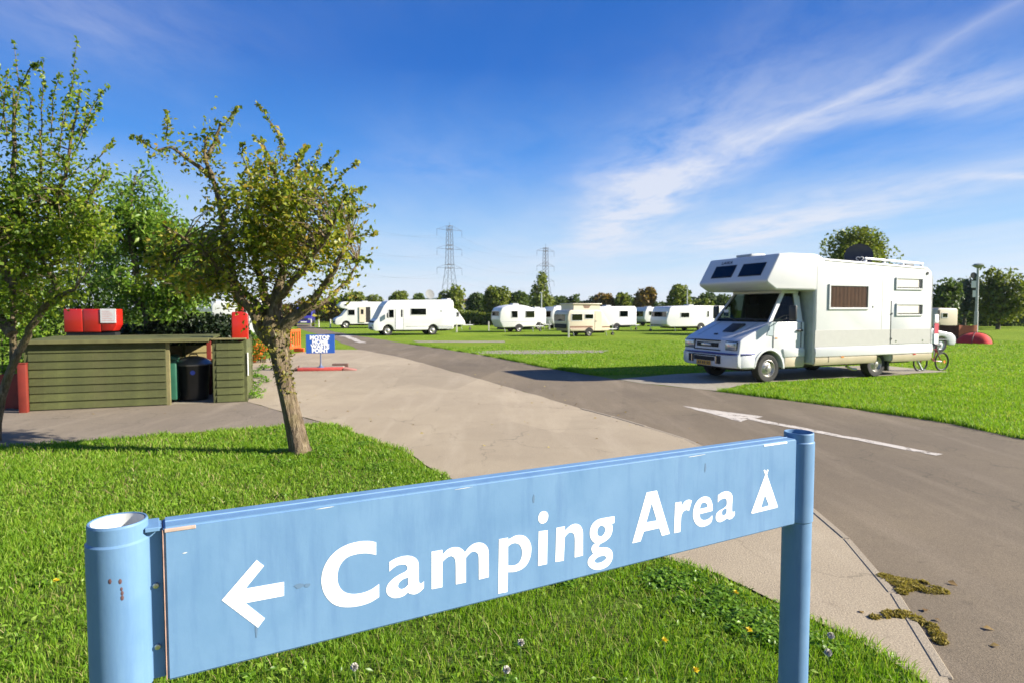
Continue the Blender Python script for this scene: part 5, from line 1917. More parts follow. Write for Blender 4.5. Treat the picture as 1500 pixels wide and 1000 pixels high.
def add_windows(t, wins, frame=None):
    for (x0, x1, z0, z1, kind) in wins:
        f = ring(B(), x0 - .03, x1 + .03, z0 - .03, z1 + .03, .03, -.022, -.0006, bev=0).build('window', frame or M_CARAVAN, t)
        g = {'dark': M_GLASSD, 'clear': M_GLASS, 'blue': M_BLUEG}.get(kind, M_GLASS)
        if kind == 'blind':
            B().box(x0 + .002, x1 - .002, -.010, -.004, z0 + .05, z1 - .002).build('blind', M_BLIND, f)
        else:
            B().box(x0 + .002, x1 - .002, -.006, -.002, z0 + .002, z1 - .002).build('interior', M_SEAT if kind != 'clear' else M_GREYB, f)
        B().box(x0 + .001, x1 - .001, -.019, -.016, z0 + .001, z1 - .001).build('pane', g, f)


def add_end_windows(t, wins, W):
    """windows in the left end wall (faces -x); (y0,y1,z0,z1,x,lean)"""
    for (y0, y1, z0, z1, x, kind) in wins:
        f = ring(B(), y0 - .03, y1 + .03, z0 - .03, z1 + .03, .03, x - .03, x + .12, 'x', bev=0).build('window', M_CARAVAN, t)
        B().box(x - .008, x + .1, y0 + .002, y1 - .002, z0 + .002, z1 - .002).build('interior', M_SEAT, f)
        B().box(x - .022, x - .019, y0 + .001, y1 - .001, z0 + .001, z1 - .001).build('pane', {'blue': M_BLUEG, 'dark': M_GLASSD}.get(kind, M_GLASS), f)


def caravan(label, org, L_, W, prof, wins=(), ends=(), bands=(), door=None, wheels=(.5,), wr=.30, bar='right', mat=None, ang=ANG, roof_vent=True, base=None, name='caravan', cat='caravan', jockey=True):
    org = Vector((*org, 0)) if len(org) == 2 else org
    t = thing(name, label, cat, org, ang, 'caravans on the grass pitches' if cat == 'caravan' else 'motorhomes on the far pitches')
    mat = mat or M_CARAVAN
    B().prism([(x * L_, z) for x, z in prof], 0, W, 'y', .05, 3, bevang=20).build('body', mat, t, 40)
    zb = min(z for x, z in prof)
    B().box(.12 * L_, .88 * L_, .25, W - .25, zb - .14, zb + .04).build('chassis', M_UNDER, t)
    for fx_ in wheels:
        lwheel(t, fx_ * L_, .06, wr)
        lwheel(t, fx_ * L_, W - .06, wr, 1)
        ar = [(fx_ * L_ + (wr + .09) * cos(a), wr + (wr + .09) * sin(a)) for a in np.linspace(0.12, pi - .12, 11)]
        B().prism(ar, -.008, .06, 'y').build('wheel_arch', M_UNDER, t)
        lwheel(t, fx_ * L_, -.012, wr * .96)
    add_windows(t, wins)
    add_end_windows(t, ends, W)
    for (x0, x1, z0, z1, m_) in bands:
        B().box(x0 * L_, x1 * L_, -.007, -.0008, z0, z1, .002, 1).build('side_band', m_, t)
    if door:
        x0, x1, z0, z1 = door
        d_ = B().box(x0, x1, -.014, -.0008, z0, z1, .006, 1).build('door', mat, t)
        B().box(x0 + .05, x0 + .10, -.03, -.0145, (z0 + z1) / 2 - .06, (z0 + z1) / 2 + .03, .006, 1).build('handle', M_DARKP, d_)
        B().box(x0 - .012, x0 - .002, -.004, -.0006, z0, z1).build('door_gap', M_UNDER, t)
    if bar:
        s = 1 if bar == 'right' else -1
        xe = L_ - .1 if s > 0 else .1
        db = B()
        for y_ in (.5, W - .5):
            db.tube([(xe - s * .3, y_, .42), (xe + s * 1.15, W / 2, .42)], .035, 6)
        dbo = db.build('drawbar', M_GREYB, t)
        B().box(xe + s * 1.12 - .1, xe + s * 1.12 + .1, W / 2 - .05, W / 2 + .05, .40, .50, .01, 1).build('hitch', M_DARKP, dbo)
        B().tube([(xe + s * .85, W / 2 + .08, .75), (xe + s * .85, W / 2 + .08, .16)], .028, 6).build('jockey_post', M_STEEL, dbo)
        lwheel(t, xe + s * .85, W / 2 + .02, .1)
    for x_ in (.12 * L_, .88 * L_):
        B().tube([(x_, .12, zb), (x_ + .06, .10, .02)], .022, 6).build('corner_steady', M_STEEL, t)
    if roof_vent:
        zt_ = max(z for x, z in prof)
        B().box(.42 * L_, .42 * L_ + .5, W * .35, W * .65, zt_ - .05, zt_ + .09, .02, 1).build('roof_vent', M_GREYB, t)
    return t


# old rounded caravan, centre
o = gp(733, 487.0)
L_ = side_len(o, ANG, 787)
caravan('old white rounded caravan with a domed roof standing beneath the pointed tree', o, L_, 1.95,
        [(.07, .36), (-.02, .95), (0.0, 1.55), (.05, 1.86), (.20, 2.02), (.45, 2.13), (.70, 2.02), (.90, 1.86), (.955, 1.72), (1.0, 1.1), (.985, .62), (.93, .42)],
        [(.30 * L_, .46 * L_, 1.12, 1.62, 'blind'), (.68 * L_, .92 * L_, 1.12, 1.62, 'dark')], [(.2, 1.75, 1.05, 1.60, -.01, 'clear')],
        [(.0, .99, .78, .82, M_GREYB)], None, (.5,), .27)
# white caravan end behind it
o = gp(779, 483.2)
caravan('plain white caravan mostly hidden behind the old rounded caravan', o, side_len(o, ANG, 800), 1.9, [(.1, .45), (0, .6), (0, 1.6), (.1, 1.88), (.9, 1.88), (1, 1.7), (1, .55), (.95, .45)], (), (), (), None, (.5,), .28)
# caravan with grey-windowed end between the two
o = gp(809, 482.0)
caravan('small white caravan with a dark end window, seen between the old caravan and the pop-top', o, side_len(o, ANG, 834), 2.0, [(.08, .42), (-.02, .9), (.0, 1.5), (.10, 1.98), (.9, 2.02), (1, 1.7), (1, .5), (.95, .42)], (),
        [(.2, 1.8, 1.05, 1.6, -.03, 'dark')], (), None, (.5,), .28)
# pop-top caravan in ivory
o = gp(833, 493.2)
L_ = side_len(o, ANG, 896)
L2 = side_len(o, ANG, 882)
pt = caravan('ivory pop-top caravan with raised roof, brown band and a shaded brown end', o, L_, 2.05,
             [(.05, .34), (-.015, .62), (-.03, 1.2), (.0, 1.6), (.04, 1.70), (.66, 1.70), (.76, 1.66), (.96, .78), (.96, .40), (.90, .34)],
             [(.07 * L_, .31 * L_, 1.02, 1.44, 'dark'), (.37 * L_, .56 * L_, 1.14, 1.42, 'blind')],
             [(.2, 1.85, .98, 1.42, -.11, 'dark')],
             [(.03, .55, .56, .66, M_BROWNB), (.77, .955, .56, .64, M_BROWNB), (.03, .55, .50, .545, pbr('pink_band', (.62, .42, .36), .5))], (.60 * L_, .76 * L_, .36, 1.62), (.47,), .24, mat=M_IVORY, roof_vent=False)
B().box(-.10, -.075, .15, 1.9, .52, .80, .01, 1).build('end_band', M_UNDER, pt)
B().box(.13 * L_, .74 * L_, .12, 1.93, 1.705, 2.06).build('canvas_wall', M_IVORY, pt)
B().box(.10 * L_, .78 * L_, .04, 2.0, 2.062, 2.13, .02, 2).build('pop_top', M_IVORY, pt)
B().prism([(.34 * L_, 2.02), (.38 * L_, 1.82), (.48 * L_, 1.82), (.53 * L_, 2.02)], .108, .1195, 'y').build('canvas_window', pbr('mesh_brown', (.22, .14, .10), .9), pt)
# big white caravan behind
o = gp(866, 485.0)
L_ = side_len(o, ANG, 932.5)
cF = caravan('long plain white caravan with rounded corners and white wheel hubs, right behind the pop-top', o, L_, 2.2, [(.03, .40), (0, .6), (0, 1.7), (.05, 1.97), (.95, 2.02), (1, 1.85), (1, .55), (.985, .42)],
             [(.62 * L_, .80 * L_, 1.15, 1.62, 'blind')], (), (), None, (.56,), .27)
# far small caravan with blue window
o = gp(944, 478.2)
caravan('small distant white caravan with a blue end window and one dark side window', o, side_len(o, ANG, 968), 2.1, [(.10, .45), (-.02, .8), (.03, 1.5), (.16, 1.98), (.9, 2.0), (1, 1.7), (1, .5), (.95, .42)],
        [(.55, .95, 1.15, 1.55, 'dark')], [(.15, 1.95, 1.0, 1.55, -.03, 'blue')], (), None, (.55,), .28)
# white caravan with broad blue window left of the motorhome
o = gp(978, 486.0)
L_ = 6.2
caravan('white caravan with a broad blue front window, just left of the big motorhome', o, L_, 2.25,
        [(.04, .38), (-.012, .55), (-.02, .9), (.03, 1.85), (.06, 1.98), (.5, 2.06), (.96, 2.02), (1, 1.8), (1, .5), (.98, .38)],
        [(.20 * L_, .33 * L_, 1.12, 1.48, 'clear'), (.62 * L_, .645 * L_, 1.15, 1.6, 'dark')], [(.12, 2.1, .98, 1.55, -.02, 'blue')], (), (.74 * L_, .84 * L_, .45, 1.85), (.52,), .30, bar='left')
# sloping caravan end behind the low-profile motorhome
o = gp(632, 484.5)
L_ = side_len(o, ANG, 682)
caravan('small white caravan with a sloping end, peeping out behind the low motorhome with the dish', o, L_, 2.0, [(.02, .42), (0, .6), (0, 1.7), (.05, 1.86), (.62, 1.86), (.74, 1.74), (.98, .75), (1.0, .45)],
        [(.74 * L_, .80 * L_, 1.15, 1.5, 'dark')], (), (), None, (.5,), .28, roof_vent=False)
# white caravan left, behind the fire point
t_o = atY(310, 470, 27.0)
caravan('white caravan with a dark window glimpsed between the trees behind the fire point', (t_o.x, 27.0), 2.6, 1.9, [(.03, .40), (0, .6), (0, 1.9), (.05, 2.1), (.95, 2.12), (1, 1.95), (1, .55), (.97, .40)],
        [(1.05, 1.4, 1.0, 1.75, 'dark')], (), (), (1.5, 2.1, .45, 1.95), (.35,), .28, bar=None)


def vanface(t, x0, z0, z1, W, lean, glass=None):
    pass


# low-profile motorhome with a dish
o = gp(550, 492.0)
fr_ang = ANG
L_ = side_len(o, ANG, 665)
mb = thing('motorhome', 'white motorhome with sloping windscreen and a grey roof dish, by the far bend', 'motorhome', Vector((*o, 0)), ANG, 'motorhomes on the far pitches')
sc_ = L_ / 5.9
pf = [(.02, .32), (-.14, .42), (-.14, .80), (-.03, .98), (.14, 1.12), (.62, 1.98), (.90, 2.28), (1.2, 2.36), (5.5, 2.42), (5.78, 2.38), (5.88, 2.2), (5.9, .62), (5.84, .40)]
wa = []
for xc in (4.28,):
    wa += [(xc + .46, .40)] + [(xc + .40 * cos(a), .34 + .40 * sin(a)) for a in np.linspace(.15, pi - .15, 9)] + [(xc - .46, .36)]
wa += [(1.36, .36)] + [(.92 + .41 * cos(a), .34 + .41 * sin(a)) for a in np.linspace(.1, pi - .1, 9)] + [(.46, .34)]
B().prism([(x * sc_, z) for x, z in pf + wa], 0, 2.15, 'y', .05, 3, bevang=22).build('body', M_CARAVAN, mb, 40)
B().box(.5, 5.4 * sc_, .45, 1.7, .26, .7).build('chassis', M_UNDER, mb)
for x_ in (.92, 4.28):
    lwheel(mb, x_ * sc_, .10, .33)
    lwheel(mb, x_ * sc_, 2.05, .33, 1)
add_windows(mb, [(2.60 * sc_, 3.75 * sc_, 1.38, 1.80, 'clear'), (.98 * sc_, 1.34 * sc_, 1.20, 1.72, 'clear')])
d_ = B().box(1.46 * sc_, 2.02 * sc_, -.012, -.0008, .42, 1.78, .005, 1).build('door', M_CARAVAN, mb)
B().box(1.86 * sc_, 1.98 * sc_, -.016, -.0125, 1.22, 1.72).build('pane', M_GLASSD, d_)
for (xa, xb, za, zb) in ((1.43, 1.45, .42, 1.78), (2.03, 2.05, .42, 1.78), (2.2, 5.8, .58, .60)):
    B().box(xa * sc_, xb * sc_, -.005, -.0006, za, zb).build('panel_gap', M_UNDER, mb)
B().box(4.85 * sc_, 5.0 * sc_, -.02, -.001, 1.58, 1.72, .01, 1).build('vent', M_GREYB, mb)
B().box(4.7 * sc_, 5.8 * sc_, -.012, -.001, .44, .56, .004, 1).build('locker', M_GREYB, mb)
# windscreen on the slope, bonnet details
for (xa, za, xb, zb, nm, mt) in ((.16, 1.15, .60, 1.94, 'windscreen', glassmat('screen_glass', (.10, .16, .22), .9)), (-.125, .84, -.04, .965, 'grille', M_UNDER)):
    d2 = Vector((xb - xa, 0, zb - za)).normalized()
    n2 = Vector((-d2.z, 0, d2.x)) * .012
    B().face([Vector((xa * sc_, .10, za)) + n2, Vector((xa * sc_, 2.05, za)) + n2, Vector((xb * sc_, 2.05, zb)) + n2, Vector((xb * sc_, .10, zb)) + n2]).build(nm, mt, mb, 0)
for y_ in (.1, 1.7):
    B().box(-.155 * sc_, -.10, y_, y_ + .35, .62, .76, .02, 1).build('headlight', M_LAMP, mb)
B().box(-.16 * sc_, -.12, .5, 1.65, .45, .56, .01, 1).build('air_intake', M_UNDER, mb)
B().box(.80 * sc_, .90 * sc_, -.26, -.08, 1.18, 1.50, .03, 2).build('mirror', M_DARKP, mb)
dd = B()
dd.lathe([(0, -.02), (.2, -.005), (.34, .03), (.34, .02), (.2, -.015), (0, -.03)], 28, Matrix.Translation((4.35 * sc_, 1.1, 2.80)) @ Matrix.Rotation(R(12), 4, 'Z') @ Matrix.Rotation(R(76), 4, 'X'))
ddo = dd.build('satellite_dish', pbr('dish_grey', (.20, .205, .20), .8), mb, 40)
B().tube([(4.35 * sc_, 1.15, 2.36), (4.35 * sc_, 1.15, 2.78)], .03, 6).build('mast', M_GREYB, ddo)
B().box(5.45 * sc_, 5.75 * sc_, .3, 1.8, 2.39, 2.5, .02, 1).build('awning_case', M_CARAVAN, mb)

# overcab motorhome behind it, door open
o = gp(492, 481.5)
ma = thing('motorhome', 'white overcab motorhome with its side door open, farthest along the road', 'motorhome', Vector((*o, 0)), ANG, 'motorhomes on the far pitches')
pf = [(.05, .34), (-.06, .5), (-.02, .85), (.15, 1.0), (.55, 1.15), (1.1, 1.78), (.45, 1.92), (.32, 2.12), (.50, 2.36), (.80, 2.46), (5.8, 2.46), (5.95, 2.3), (6.0, .6), (5.9, .42)]
wa = [(1.32, .42)] + [(.92 + .39 * cos(a), .34 + .39 * sin(a)) for a in np.linspace(.15, pi - .15, 9)] + [(.48, .36)]
B().prism(pf + wa, 0, 2.1, 'y', .05, 3, bevang=22).build('body', M_CARAVAN, ma, 40)
B().box(.5, 5.6, .45, 1.7, .26, .7).build('chassis', M_UNDER, ma)
for x_ in (.92, 4.4):
    lwheel(ma, x_, .08 if x_ < 2 else -.01, .33)
    lwheel(ma, x_, 2.02, .33, 1)
d2 = Vector((1.08 - .58, 0, 1.76 - 1.17)).normalized()
n2 = Vector((-d2.z, 0, d2.x)) * .012
B().face([Vector((.60, .12, 1.19)) + n2, Vector((.60, 1.98, 1.19)) + n2, Vector((1.05, 1.98, 1.73)) + n2, Vector((1.05, .12, 1.73)) + n2]).build('windscreen', glassmat('screen_glass'), ma, 0)
add_windows(ma, [(1.10, 1.70, 1.22, 1.72, 'clear'), (3.95, 4.6, 1.62, 1.76, 'dark'), (.80, 1.02, 2.08, 2.24, 'dark')])
B().box(2.72, 3.14, -.008, -.0008, .55, 1.98).build('doorway', M_UNDER, ma)
dr_ = B().box(2.10, 2.68, -.09, -.045, .55, 1.98, .01, 1).build('door', M_IVORY, ma)
B().box(2.25, 2.5, -.096, -.0905, 1.3, 1.75).build('pane', M_GLASSD, dr_)
B().box(2.72, 3.14, -.35, -.02, .28, .34, .01, 1).build('step', M_DARKP, ma)
B().box(-.10, -.04, .3, 1.8, .55, .66, .01, 1).build('air_intake', M_UNDER, ma)
for y_ in (.08, 1.7):
    B().box(-.07, .02, y_, y_ + .33, .68, .82, .02, 1).build('headlight', M_LAMP, ma)
B().box(2.5, 3.0, .7, 1.3, 2.465, 2.56, .02, 1).build('roof_vent', M_GREYB, ma)

# blue van at the far end of the road
o = Vector((*gp(445, 478.5), 0))
bv = thing('blue_van', 'dark blue van facing the camera at the far end of the road', 'van', o, R(12))
M_VBLUE = pbr('van_blue', (.035, .03, .22), .3, .05, coat=.5)
B().prism([(-.05, .35), (0, .95), (.45, 1.10), (.85, 1.78), (1.1, 1.86), (3.6, 1.88), (3.7, 1.7), (3.7, .35)], -.85, .85, 'x', .05, 3).build('body', M_VBLUE, bv) if False else None
bb = B().prism([(-.02, .32), (0, .95), (.35, 1.08), (.85, 1.86), (1.1, 1.95), (3.6, 1.95), (3.7, 1.8), (3.7, .32)], -.78, .78, 'x', .05, 3)
bb.build('body', M_VBLUE, bv, 40)
B().prism([(.385, 1.11), (.80, 1.77), (.79, 1.785), (.372, 1.122)], -.68, .68, 'x').build('windscreen', M_GLASS, bv)
for s in (-1, 1):
    B().box(s * .55 - .14, s * .55 + .14, -.035, .0, .68, .84, .01, 1).build('headlight', M_LAMP, bv)
    Mw = B().lathe([(0, 0), (.2, 0), (.3, .01), (.31, .05), (.31, .18), (0, .18)], 16, Matrix.Translation((s * .80 if s < 0 else .80, .75, .31)) @ Matrix.Rotation(R(90 * s), 4, 'Y'))
    Mw.build('wheel', M_TYRE, bv)
    B().box(s * .93 - .09, s * .93 + .09, .62, .68, 1.15, 1.4, .02, 1).build('mirror', M_DARKP, bv)
B().box(-.3, .3, -.05, -.03, .42, .53).build('number_plate', M_BLIND, bv)
B().box(-.45, .45, -.04, .0, .70, .82, .01, 1).build('grille', M_UNDER, bv)

# ================================================================== right side: car, camper, windbreak, tent, bicycle, lamp
o = Vector((*gp(1400, 515.5), 0))
car = thing('parked_car', 'white car nosing out from behind the rear of the big motorhome', 'car', o, R(190))
# local: x runs from the bonnet end (0) backwards to the left of the picture, y away from camera is negative after the turn
cpf = [(.05, .28), (-.02, .42), (.0, .62), (.18, .76), (1.05, .93), (1.75, 1.38), (2.1, 1.42), (3.1, 1.40), (3.75, .98), (3.95, .92), (4.0, .5), (3.95, .28)]
car_a = [(1.06, .28)] + [(.70 + .34 * cos(a), .30 + .34 * sin(a)) for a in np.linspace(.1, pi - .1, 9)] + [(.34, .28)]
car_b = [(3.5, .28)] + [(3.14 + .34 * cos(a), .30 + .34 * sin(a)) for a in np.linspace(.1, pi - .1, 9)] + [(2.78, .28)]
B().prism(cpf + car_b + car_a, -1.6, 0, 'y', .05, 3, bevang=22).build('body', M_VAN, car, 40)
B().prism([(1.16, .95), (1.78, 1.33), (2.1, 1.36), (2.1, .95)], .0008, .006, 'y').build('side_window', M_GLASSD, car)
B().prism([(2.18, .95), (2.18, 1.36), (3.05, 1.34), (3.5, 1.0)], .0008, .006, 'y').build('side_window', M_GLASSD, car)
for x_ in (.70, 3.14):
    lwheel(car, x_, -.02, .30, 1, M_VAN)
    lwheel(car, x_, -1.58, .30, -1, M_VAN)
B().box(-.035, .05, -1.5, -.1, .34, .48, .02, 2).build('bumper', M_GREYB, car)
B().box(-.01, .06, -.42, -.08, .58, .70, .02, 1).build('headlight', M_LAMP, car)
B().box(1.3, 1.42, .02, .18, .95, 1.07, .02, 1).build('mirror', M_DARKP, car)
B().box(.4, 2.7, .0008, .008, .50, .53).build('side_strip', M_GREYB, car)

kd = 37.5
kr, kl = atY(1408, 479, kd), atY(1371, 479, kd)
cam_ = thing('camper_trailer', 'small cream camper trailer behind the brown windbreak', 'trailer', (kl.x, kd, 0), R(10))
kw = (kr.x - kl.x)
B().prism([(0, .72), (-.06, 1.2), (.05, 1.72), (.2, 1.83), (kw - .1, 1.80), (kw, 1.70), (kw, .72)], 0, 1.7, 'y', .06, 3).build('body', M_IVORY, cam_)
add_windows(cam_, [(.42, .78, 1.25, 1.5, 'dark')])
B().box(.1, .24, -.02, -.001, 1.1, 1.7, .005, 1).build('door', M_DARKP, cam_)
B().box(.1, kw - .1, .2, 1.5, .5, .72).build('chassis', M_UNDER, cam_)
lwheel(cam_, kw * .55, .1, .30)
lwheel(cam_, kw * .55, 1.6, .30, 1)
B().tube([(kw - .2, .85, .5), (kw + .9, .85, .48)], .04, 6).build('drawbar', M_GREYB, cam_)

wd = 34.0
w0, w1, w2 = atY(1376, 500, wd + .6), atY(1404, 500, wd), atY(1431, 500, wd - .1)
wbk = thing('windbreak', 'terracotta fabric windbreak on poles beside the red tent', 'windbreak', (w1.x, wd, 0))
M_WB1 = pbr('fabric_dark_brown', (.085, .035, .022), .9, .15)
M_WB2 = pbr('fabric_terracotta', (.42, .145, .075), .9, .12)
for (xa, ya, xb, yb, m_) in ((w0.x - w1.x, .6, 0, 0, M_WB1), (0.004, 0, w2.x - w1.x, -.1, M_WB2)):
    n = 10
    pb = B()
    for i in range(n):
        ta, tb_ = i / n, (i + 1) / n
        wa_, wb_ = .03 * sin(ta * pi * 2), .03 * sin(tb_ * pi * 2)
        ax, ay, bx, by = xa + (xb - xa) * ta, ya + (yb - ya) * ta + wa_, xa + (xb - xa) * tb_, ya + (yb - ya) * tb_ + wb_
        sa, sb = .88 - .03 * sin(ta * pi), .88 - .03 * sin(tb_ * pi)
        for o_ in (0, .012):
            pb.face([(ax, ay + o_, .03), (bx, by + o_, .03), (bx, by + o_, sb), (ax, ay + o_, sa)])
    pb.build('panel', m_, wbk, 60)
for (x_, y_) in ((w0.x - w1.x, .6), (0, .02), (w2.x - w1.x, -.08)):
    B().tube([(x_, y_ + .01, 0), (x_, y_ + .01, 1.0)], .018, 6).build('pole', M_OLDWOOD, wbk)

td = 32.0
ta, tb_ = atY(1404, 503, td), atY(1448, 503, td)
tw = tb_.x - ta.x
tent = thing('dome_tent', 'low bright red dome tent on the grass in front of the windbreak', 'tent', ((ta.x + tb_.x) / 2, td, 0))
M_TENT = pbr('tent_red', (.55, .03, .025), .85, .1, 3, .2, 12)
t_ = bmesh.new()
nu, nv = 28, 9
grid = []
for j in range(nv + 1):
    v = j / nv * pi / 2
    row = []
    for i in range(nu):
        a = i / nu * 2 * pi
        rr = 1 + .04 * cos(a * 4)
        sag = 1 - .10 * abs(sin(a * 2)) * sin(v * 2)
        row.append(t_.verts.new((tw / 2 * cos(a) * cos(v) * rr * sag + .10 * sin(v), .85 * sin(a) * cos(v) * rr * sag, .54 * sin(v) ** .9)))
    grid.append(row)
for j in range(nv):
    for i in range(nu):
        try:
            t_.faces.new((grid[j][i], grid[j][(i + 1) % nu], grid[j + 1][(i + 1) % nu], grid[j + 1][i]))
        except ValueError:
            pass
bmesh.ops.remove_doubles(t_, verts=t_.verts[:], dist=.002)
b_ = B()
b_._add(t_)
b_.build('flysheet', M_TENT, tent, 60)
for a0 in (pi / 4, 3 * pi / 4):
    pp = [(tw / 2 * cos(a0) * cos(v) * 1.0 + .10 * max(0, sin(v)), .85 * sin(a0) * cos(v), .56 * max(0, sin(v)) ** .9) for v in np.linspace(0.02, pi - .02, 15)]
    B().tube(pp, .012, 5).build('tent_pole', M_DARKP, tent)

# bicycle leaning behind the motorhome's rear
o = Vector((*gp(1379, 542), 0))
bk = thing('bicycle', "small dark bicycle standing behind the motorhome's rear corner", 'bicycle', o, R(198))


def bwheel(x, r):
    ty = B().tube([(x + r * cos(a), 0, r + r * sin(a)) for a in np.linspace(0, 2 * pi, 33)], .022, 6).build('wheel', M_TYRE, bk)
    B().tube([(x + r * .9 * cos(a), 0, r + r * .9 * sin(a)) for a in np.linspace(0, 2 * pi, 29)], .010, 5).build('rim', M_DARKP, ty)
    sp_ = B()
    for k in range(14):
        a = k * 2 * pi / 14
        sp_.tube([(x, 0, r), (x + r * .9 * cos(a), 0, r + r * .9 * sin(a))], .0022, 3)
    sp_.build('spokes', M_DARKP, ty)
    return ty


rb = .255
w1_ = bwheel(0, rb)
bwheel(.82, rb)
Mr = Matrix.Translation((-.10, .012, rb)) @ Matrix.Rotation(R(90), 4, 'X')
B().lathe([(0, .006), (.045, .006), (.048, 0)], 12, Mr).build('reflector', M_AMBER, w1_)
M_BIKE = pbr('bike_red', (.25, .02, .03), .35)
B().tube([(.02, 0, rb), (.32, 0, .28), (.66, 0, .62), (.24, 0, .60), (.32, 0, .28)], .017, 6).build('frame', M_BIKE, bk)
B().tube([(.02, 0, rb), (.24, 0, .60), (.21, 0, .70)], .014, 6).build('seat_stay', M_BIKE, bk)
B().tube([(.82, 0, rb), (.66, 0, .62), (.63, 0, .74)], .016, 6).build('fork', M_BIKE, bk)
B().tube([(.60, -.24, .78), (.63, -.05, .74), (.63, .05, .74), (.60, .24, .78)], .012, 6).build('handlebar', M_DARKP, bk)
B().prism([(.10, .70), (.33, .70), (.30, .75), (.10, .76)], -.06, .06, 'y', .02, 2).build('saddle', M_DARKP, bk)

# red and white folded chair by the car
o = Vector((*gp(1371, 523), 0))
fc = thing('camping_chair', 'red and white folding camping chair propped up beside the white car', 'chair', o, R(30))
B().tube([(-.15, 0, 0), (-.12, .05, 1.35)], .016, 6).build('frame', M_STEEL, fc)
B().tube([(.2, 0, 0), (.17, .05, 1.3)], .016, 6).build('frame', M_STEEL, fc)
B().box(-.13, .18, .02, .06, .85, 1.22, .01, 1).build('backrest', pbr('chair_red', (.38, .03, .05), .8), fc)
B().box(-.14, .19, .02, .08, .45, .84, .01, 1).build('seat', M_BLIND, fc)
B().box(-.11, .16, .015, .07, 1.24, 1.55, .03, 2).build('headrest', M_BLIND, fc)

# lamp post with notices
lp = atY(1429, 490, 40.0)
lamp = thing('lamp_post', 'tall grey lamp post with a flat lantern and small white notices, behind the tent', 'lamp post', (lp.x, 40, 0))
zt_ = atY(1429, 389, 40).z
M_LPG = pbr('lamp_grey', (.36, .38, .37), .6, .1)
B().tube([(0, 0, 0), (0, 0, 1.6), (0, 0, 1.62), (0, 0, zt_ - .1)], [.12, .11, .085, .07], 12).build('pole', M_LPG, lamp)
B().lathe([(.06, zt_ - .2), (.30, zt_ - .05), (.34, zt_), (.20, zt_ + .10), (0, zt_ + .12)], 16).build('lantern', pbr('lantern', (.20, .22, .18), .4), lamp)
B().box(-.40, -.09, -.02, .0, zt_ - 1.45, zt_ - 1.0, .003, 1).build('notice', M_BLIND, lamp)
B().box(-.30, -.09, -.02, .0, zt_ - 2.05, zt_ - 1.62, .003, 1).build('notice', M_BLIND, lamp)
B().lathe([(0, .02), (.2, .02), (.2, 0), (0, 0)], 16, Matrix.Translation((-.30, -.02, zt_ - .65)) @ Matrix.Rotation(R(90), 4, 'X')).build('speaker', M_DARKP, lamp)

# white marker posts along pitches
M_POST = pbr('white_post', (.72, .68, .56), .7, .1)
protop = thing('marker_post', 'x', 'post', (0, 0, 0), 0, 'white marker posts at the pitches')
B().box(-.05, .05, -.05, .05, 0, .62, .006, 1).build('shaft', M_POST, protop)
B().prism([(-.05, .621), (.05, .621), (0, .68)], -.05, .05, 'y').build('cap', M_POST, protop)
first = True
for (px, py, s, lab) in ((833, 494.5, 1.0, 'cream marker post right in front of the ivory pop-top caravan'),
                         (669, 487, 1.0, 'white marker post at the rear of the motorhome with the dish'),
                         (805, 483, 1.0, 'white marker post left of the pop-top caravan, farther back'),
                         (456, 479, 1.0, 'short white post by the road, closest to the blue van'),
                         (467, 479.5, 1.0, 'short white post by the road, midway between blue van and overcab motorhome'),
                         (484, 479.8, 1.0, 'short white post at the nose of the overcab motorhome'),
                         (716, 484.5, 1.0, 'white post just left of the old rounded caravan')):
    x, y = gp(px, py)
    if first:
        protop.location = (x, y, 0)
        protop['label'] = lab
        first = False
        protop.scale = (1.0, 1.0, 1.55)
    else:
        dp = dup(protop, (x, y, 0), random.uniform(-.2, .2), lab)
        dp.scale = (1, 1, 1.0 + .2 * random.random())

for (px, top, d_, lab) in ((793, 430, 62, 'slim grey lighting column in front of the pointed tree'), (1006, 424, 66, 'slim lighting column by the round tree left of the motorhome')):
    q = atY(px, 480, d_)
    zz = atY(px, top, d_).z
    t = thing('lighting_column', lab, 'lamp post', (q.x, d_, 0), 0, 'lighting columns among the caravans')
    B().tube([(0, 0, 0), (0, 0, zz)], [.09, .06], 8).build('pole', M_LPG, t)
    B().box(-.22, .08, -.09, .09, zz, zz + .12, .02, 1).build('lantern', M_LPG, t)

# ================================================================== trees and hedges in the distance
LF_MID = leafmat('leaf_mid_green', [(0.085, 0.120, 0.020), (0.135, 0.175, 0.028), (0.185, 0.220, 0.036), (0.24, 0.24, 0.045)], .35, .5, .35)
LF_DEEP = leafmat('leaf_deep_green', [(0.055, 0.090, 0.026), (0.090, 0.135, 0.036), (0.13, 0.175, 0.042)], .32, .5, .35)
LF_BROWN = leafmat('leaf_turning_brown', [(0.11, 0.10, 0.025), (0.20, 0.13, 0.035), (0.25, 0.15, 0.04), (0.16, 0.17, 0.04)], .32, .5, .3)
LF_GREY = leafmat('leaf_grey_green', [(0.055, 0.080, 0.050), (0.090, 0.12, 0.075), (0.13, 0.16, 0.10)], .32, .5, .3)


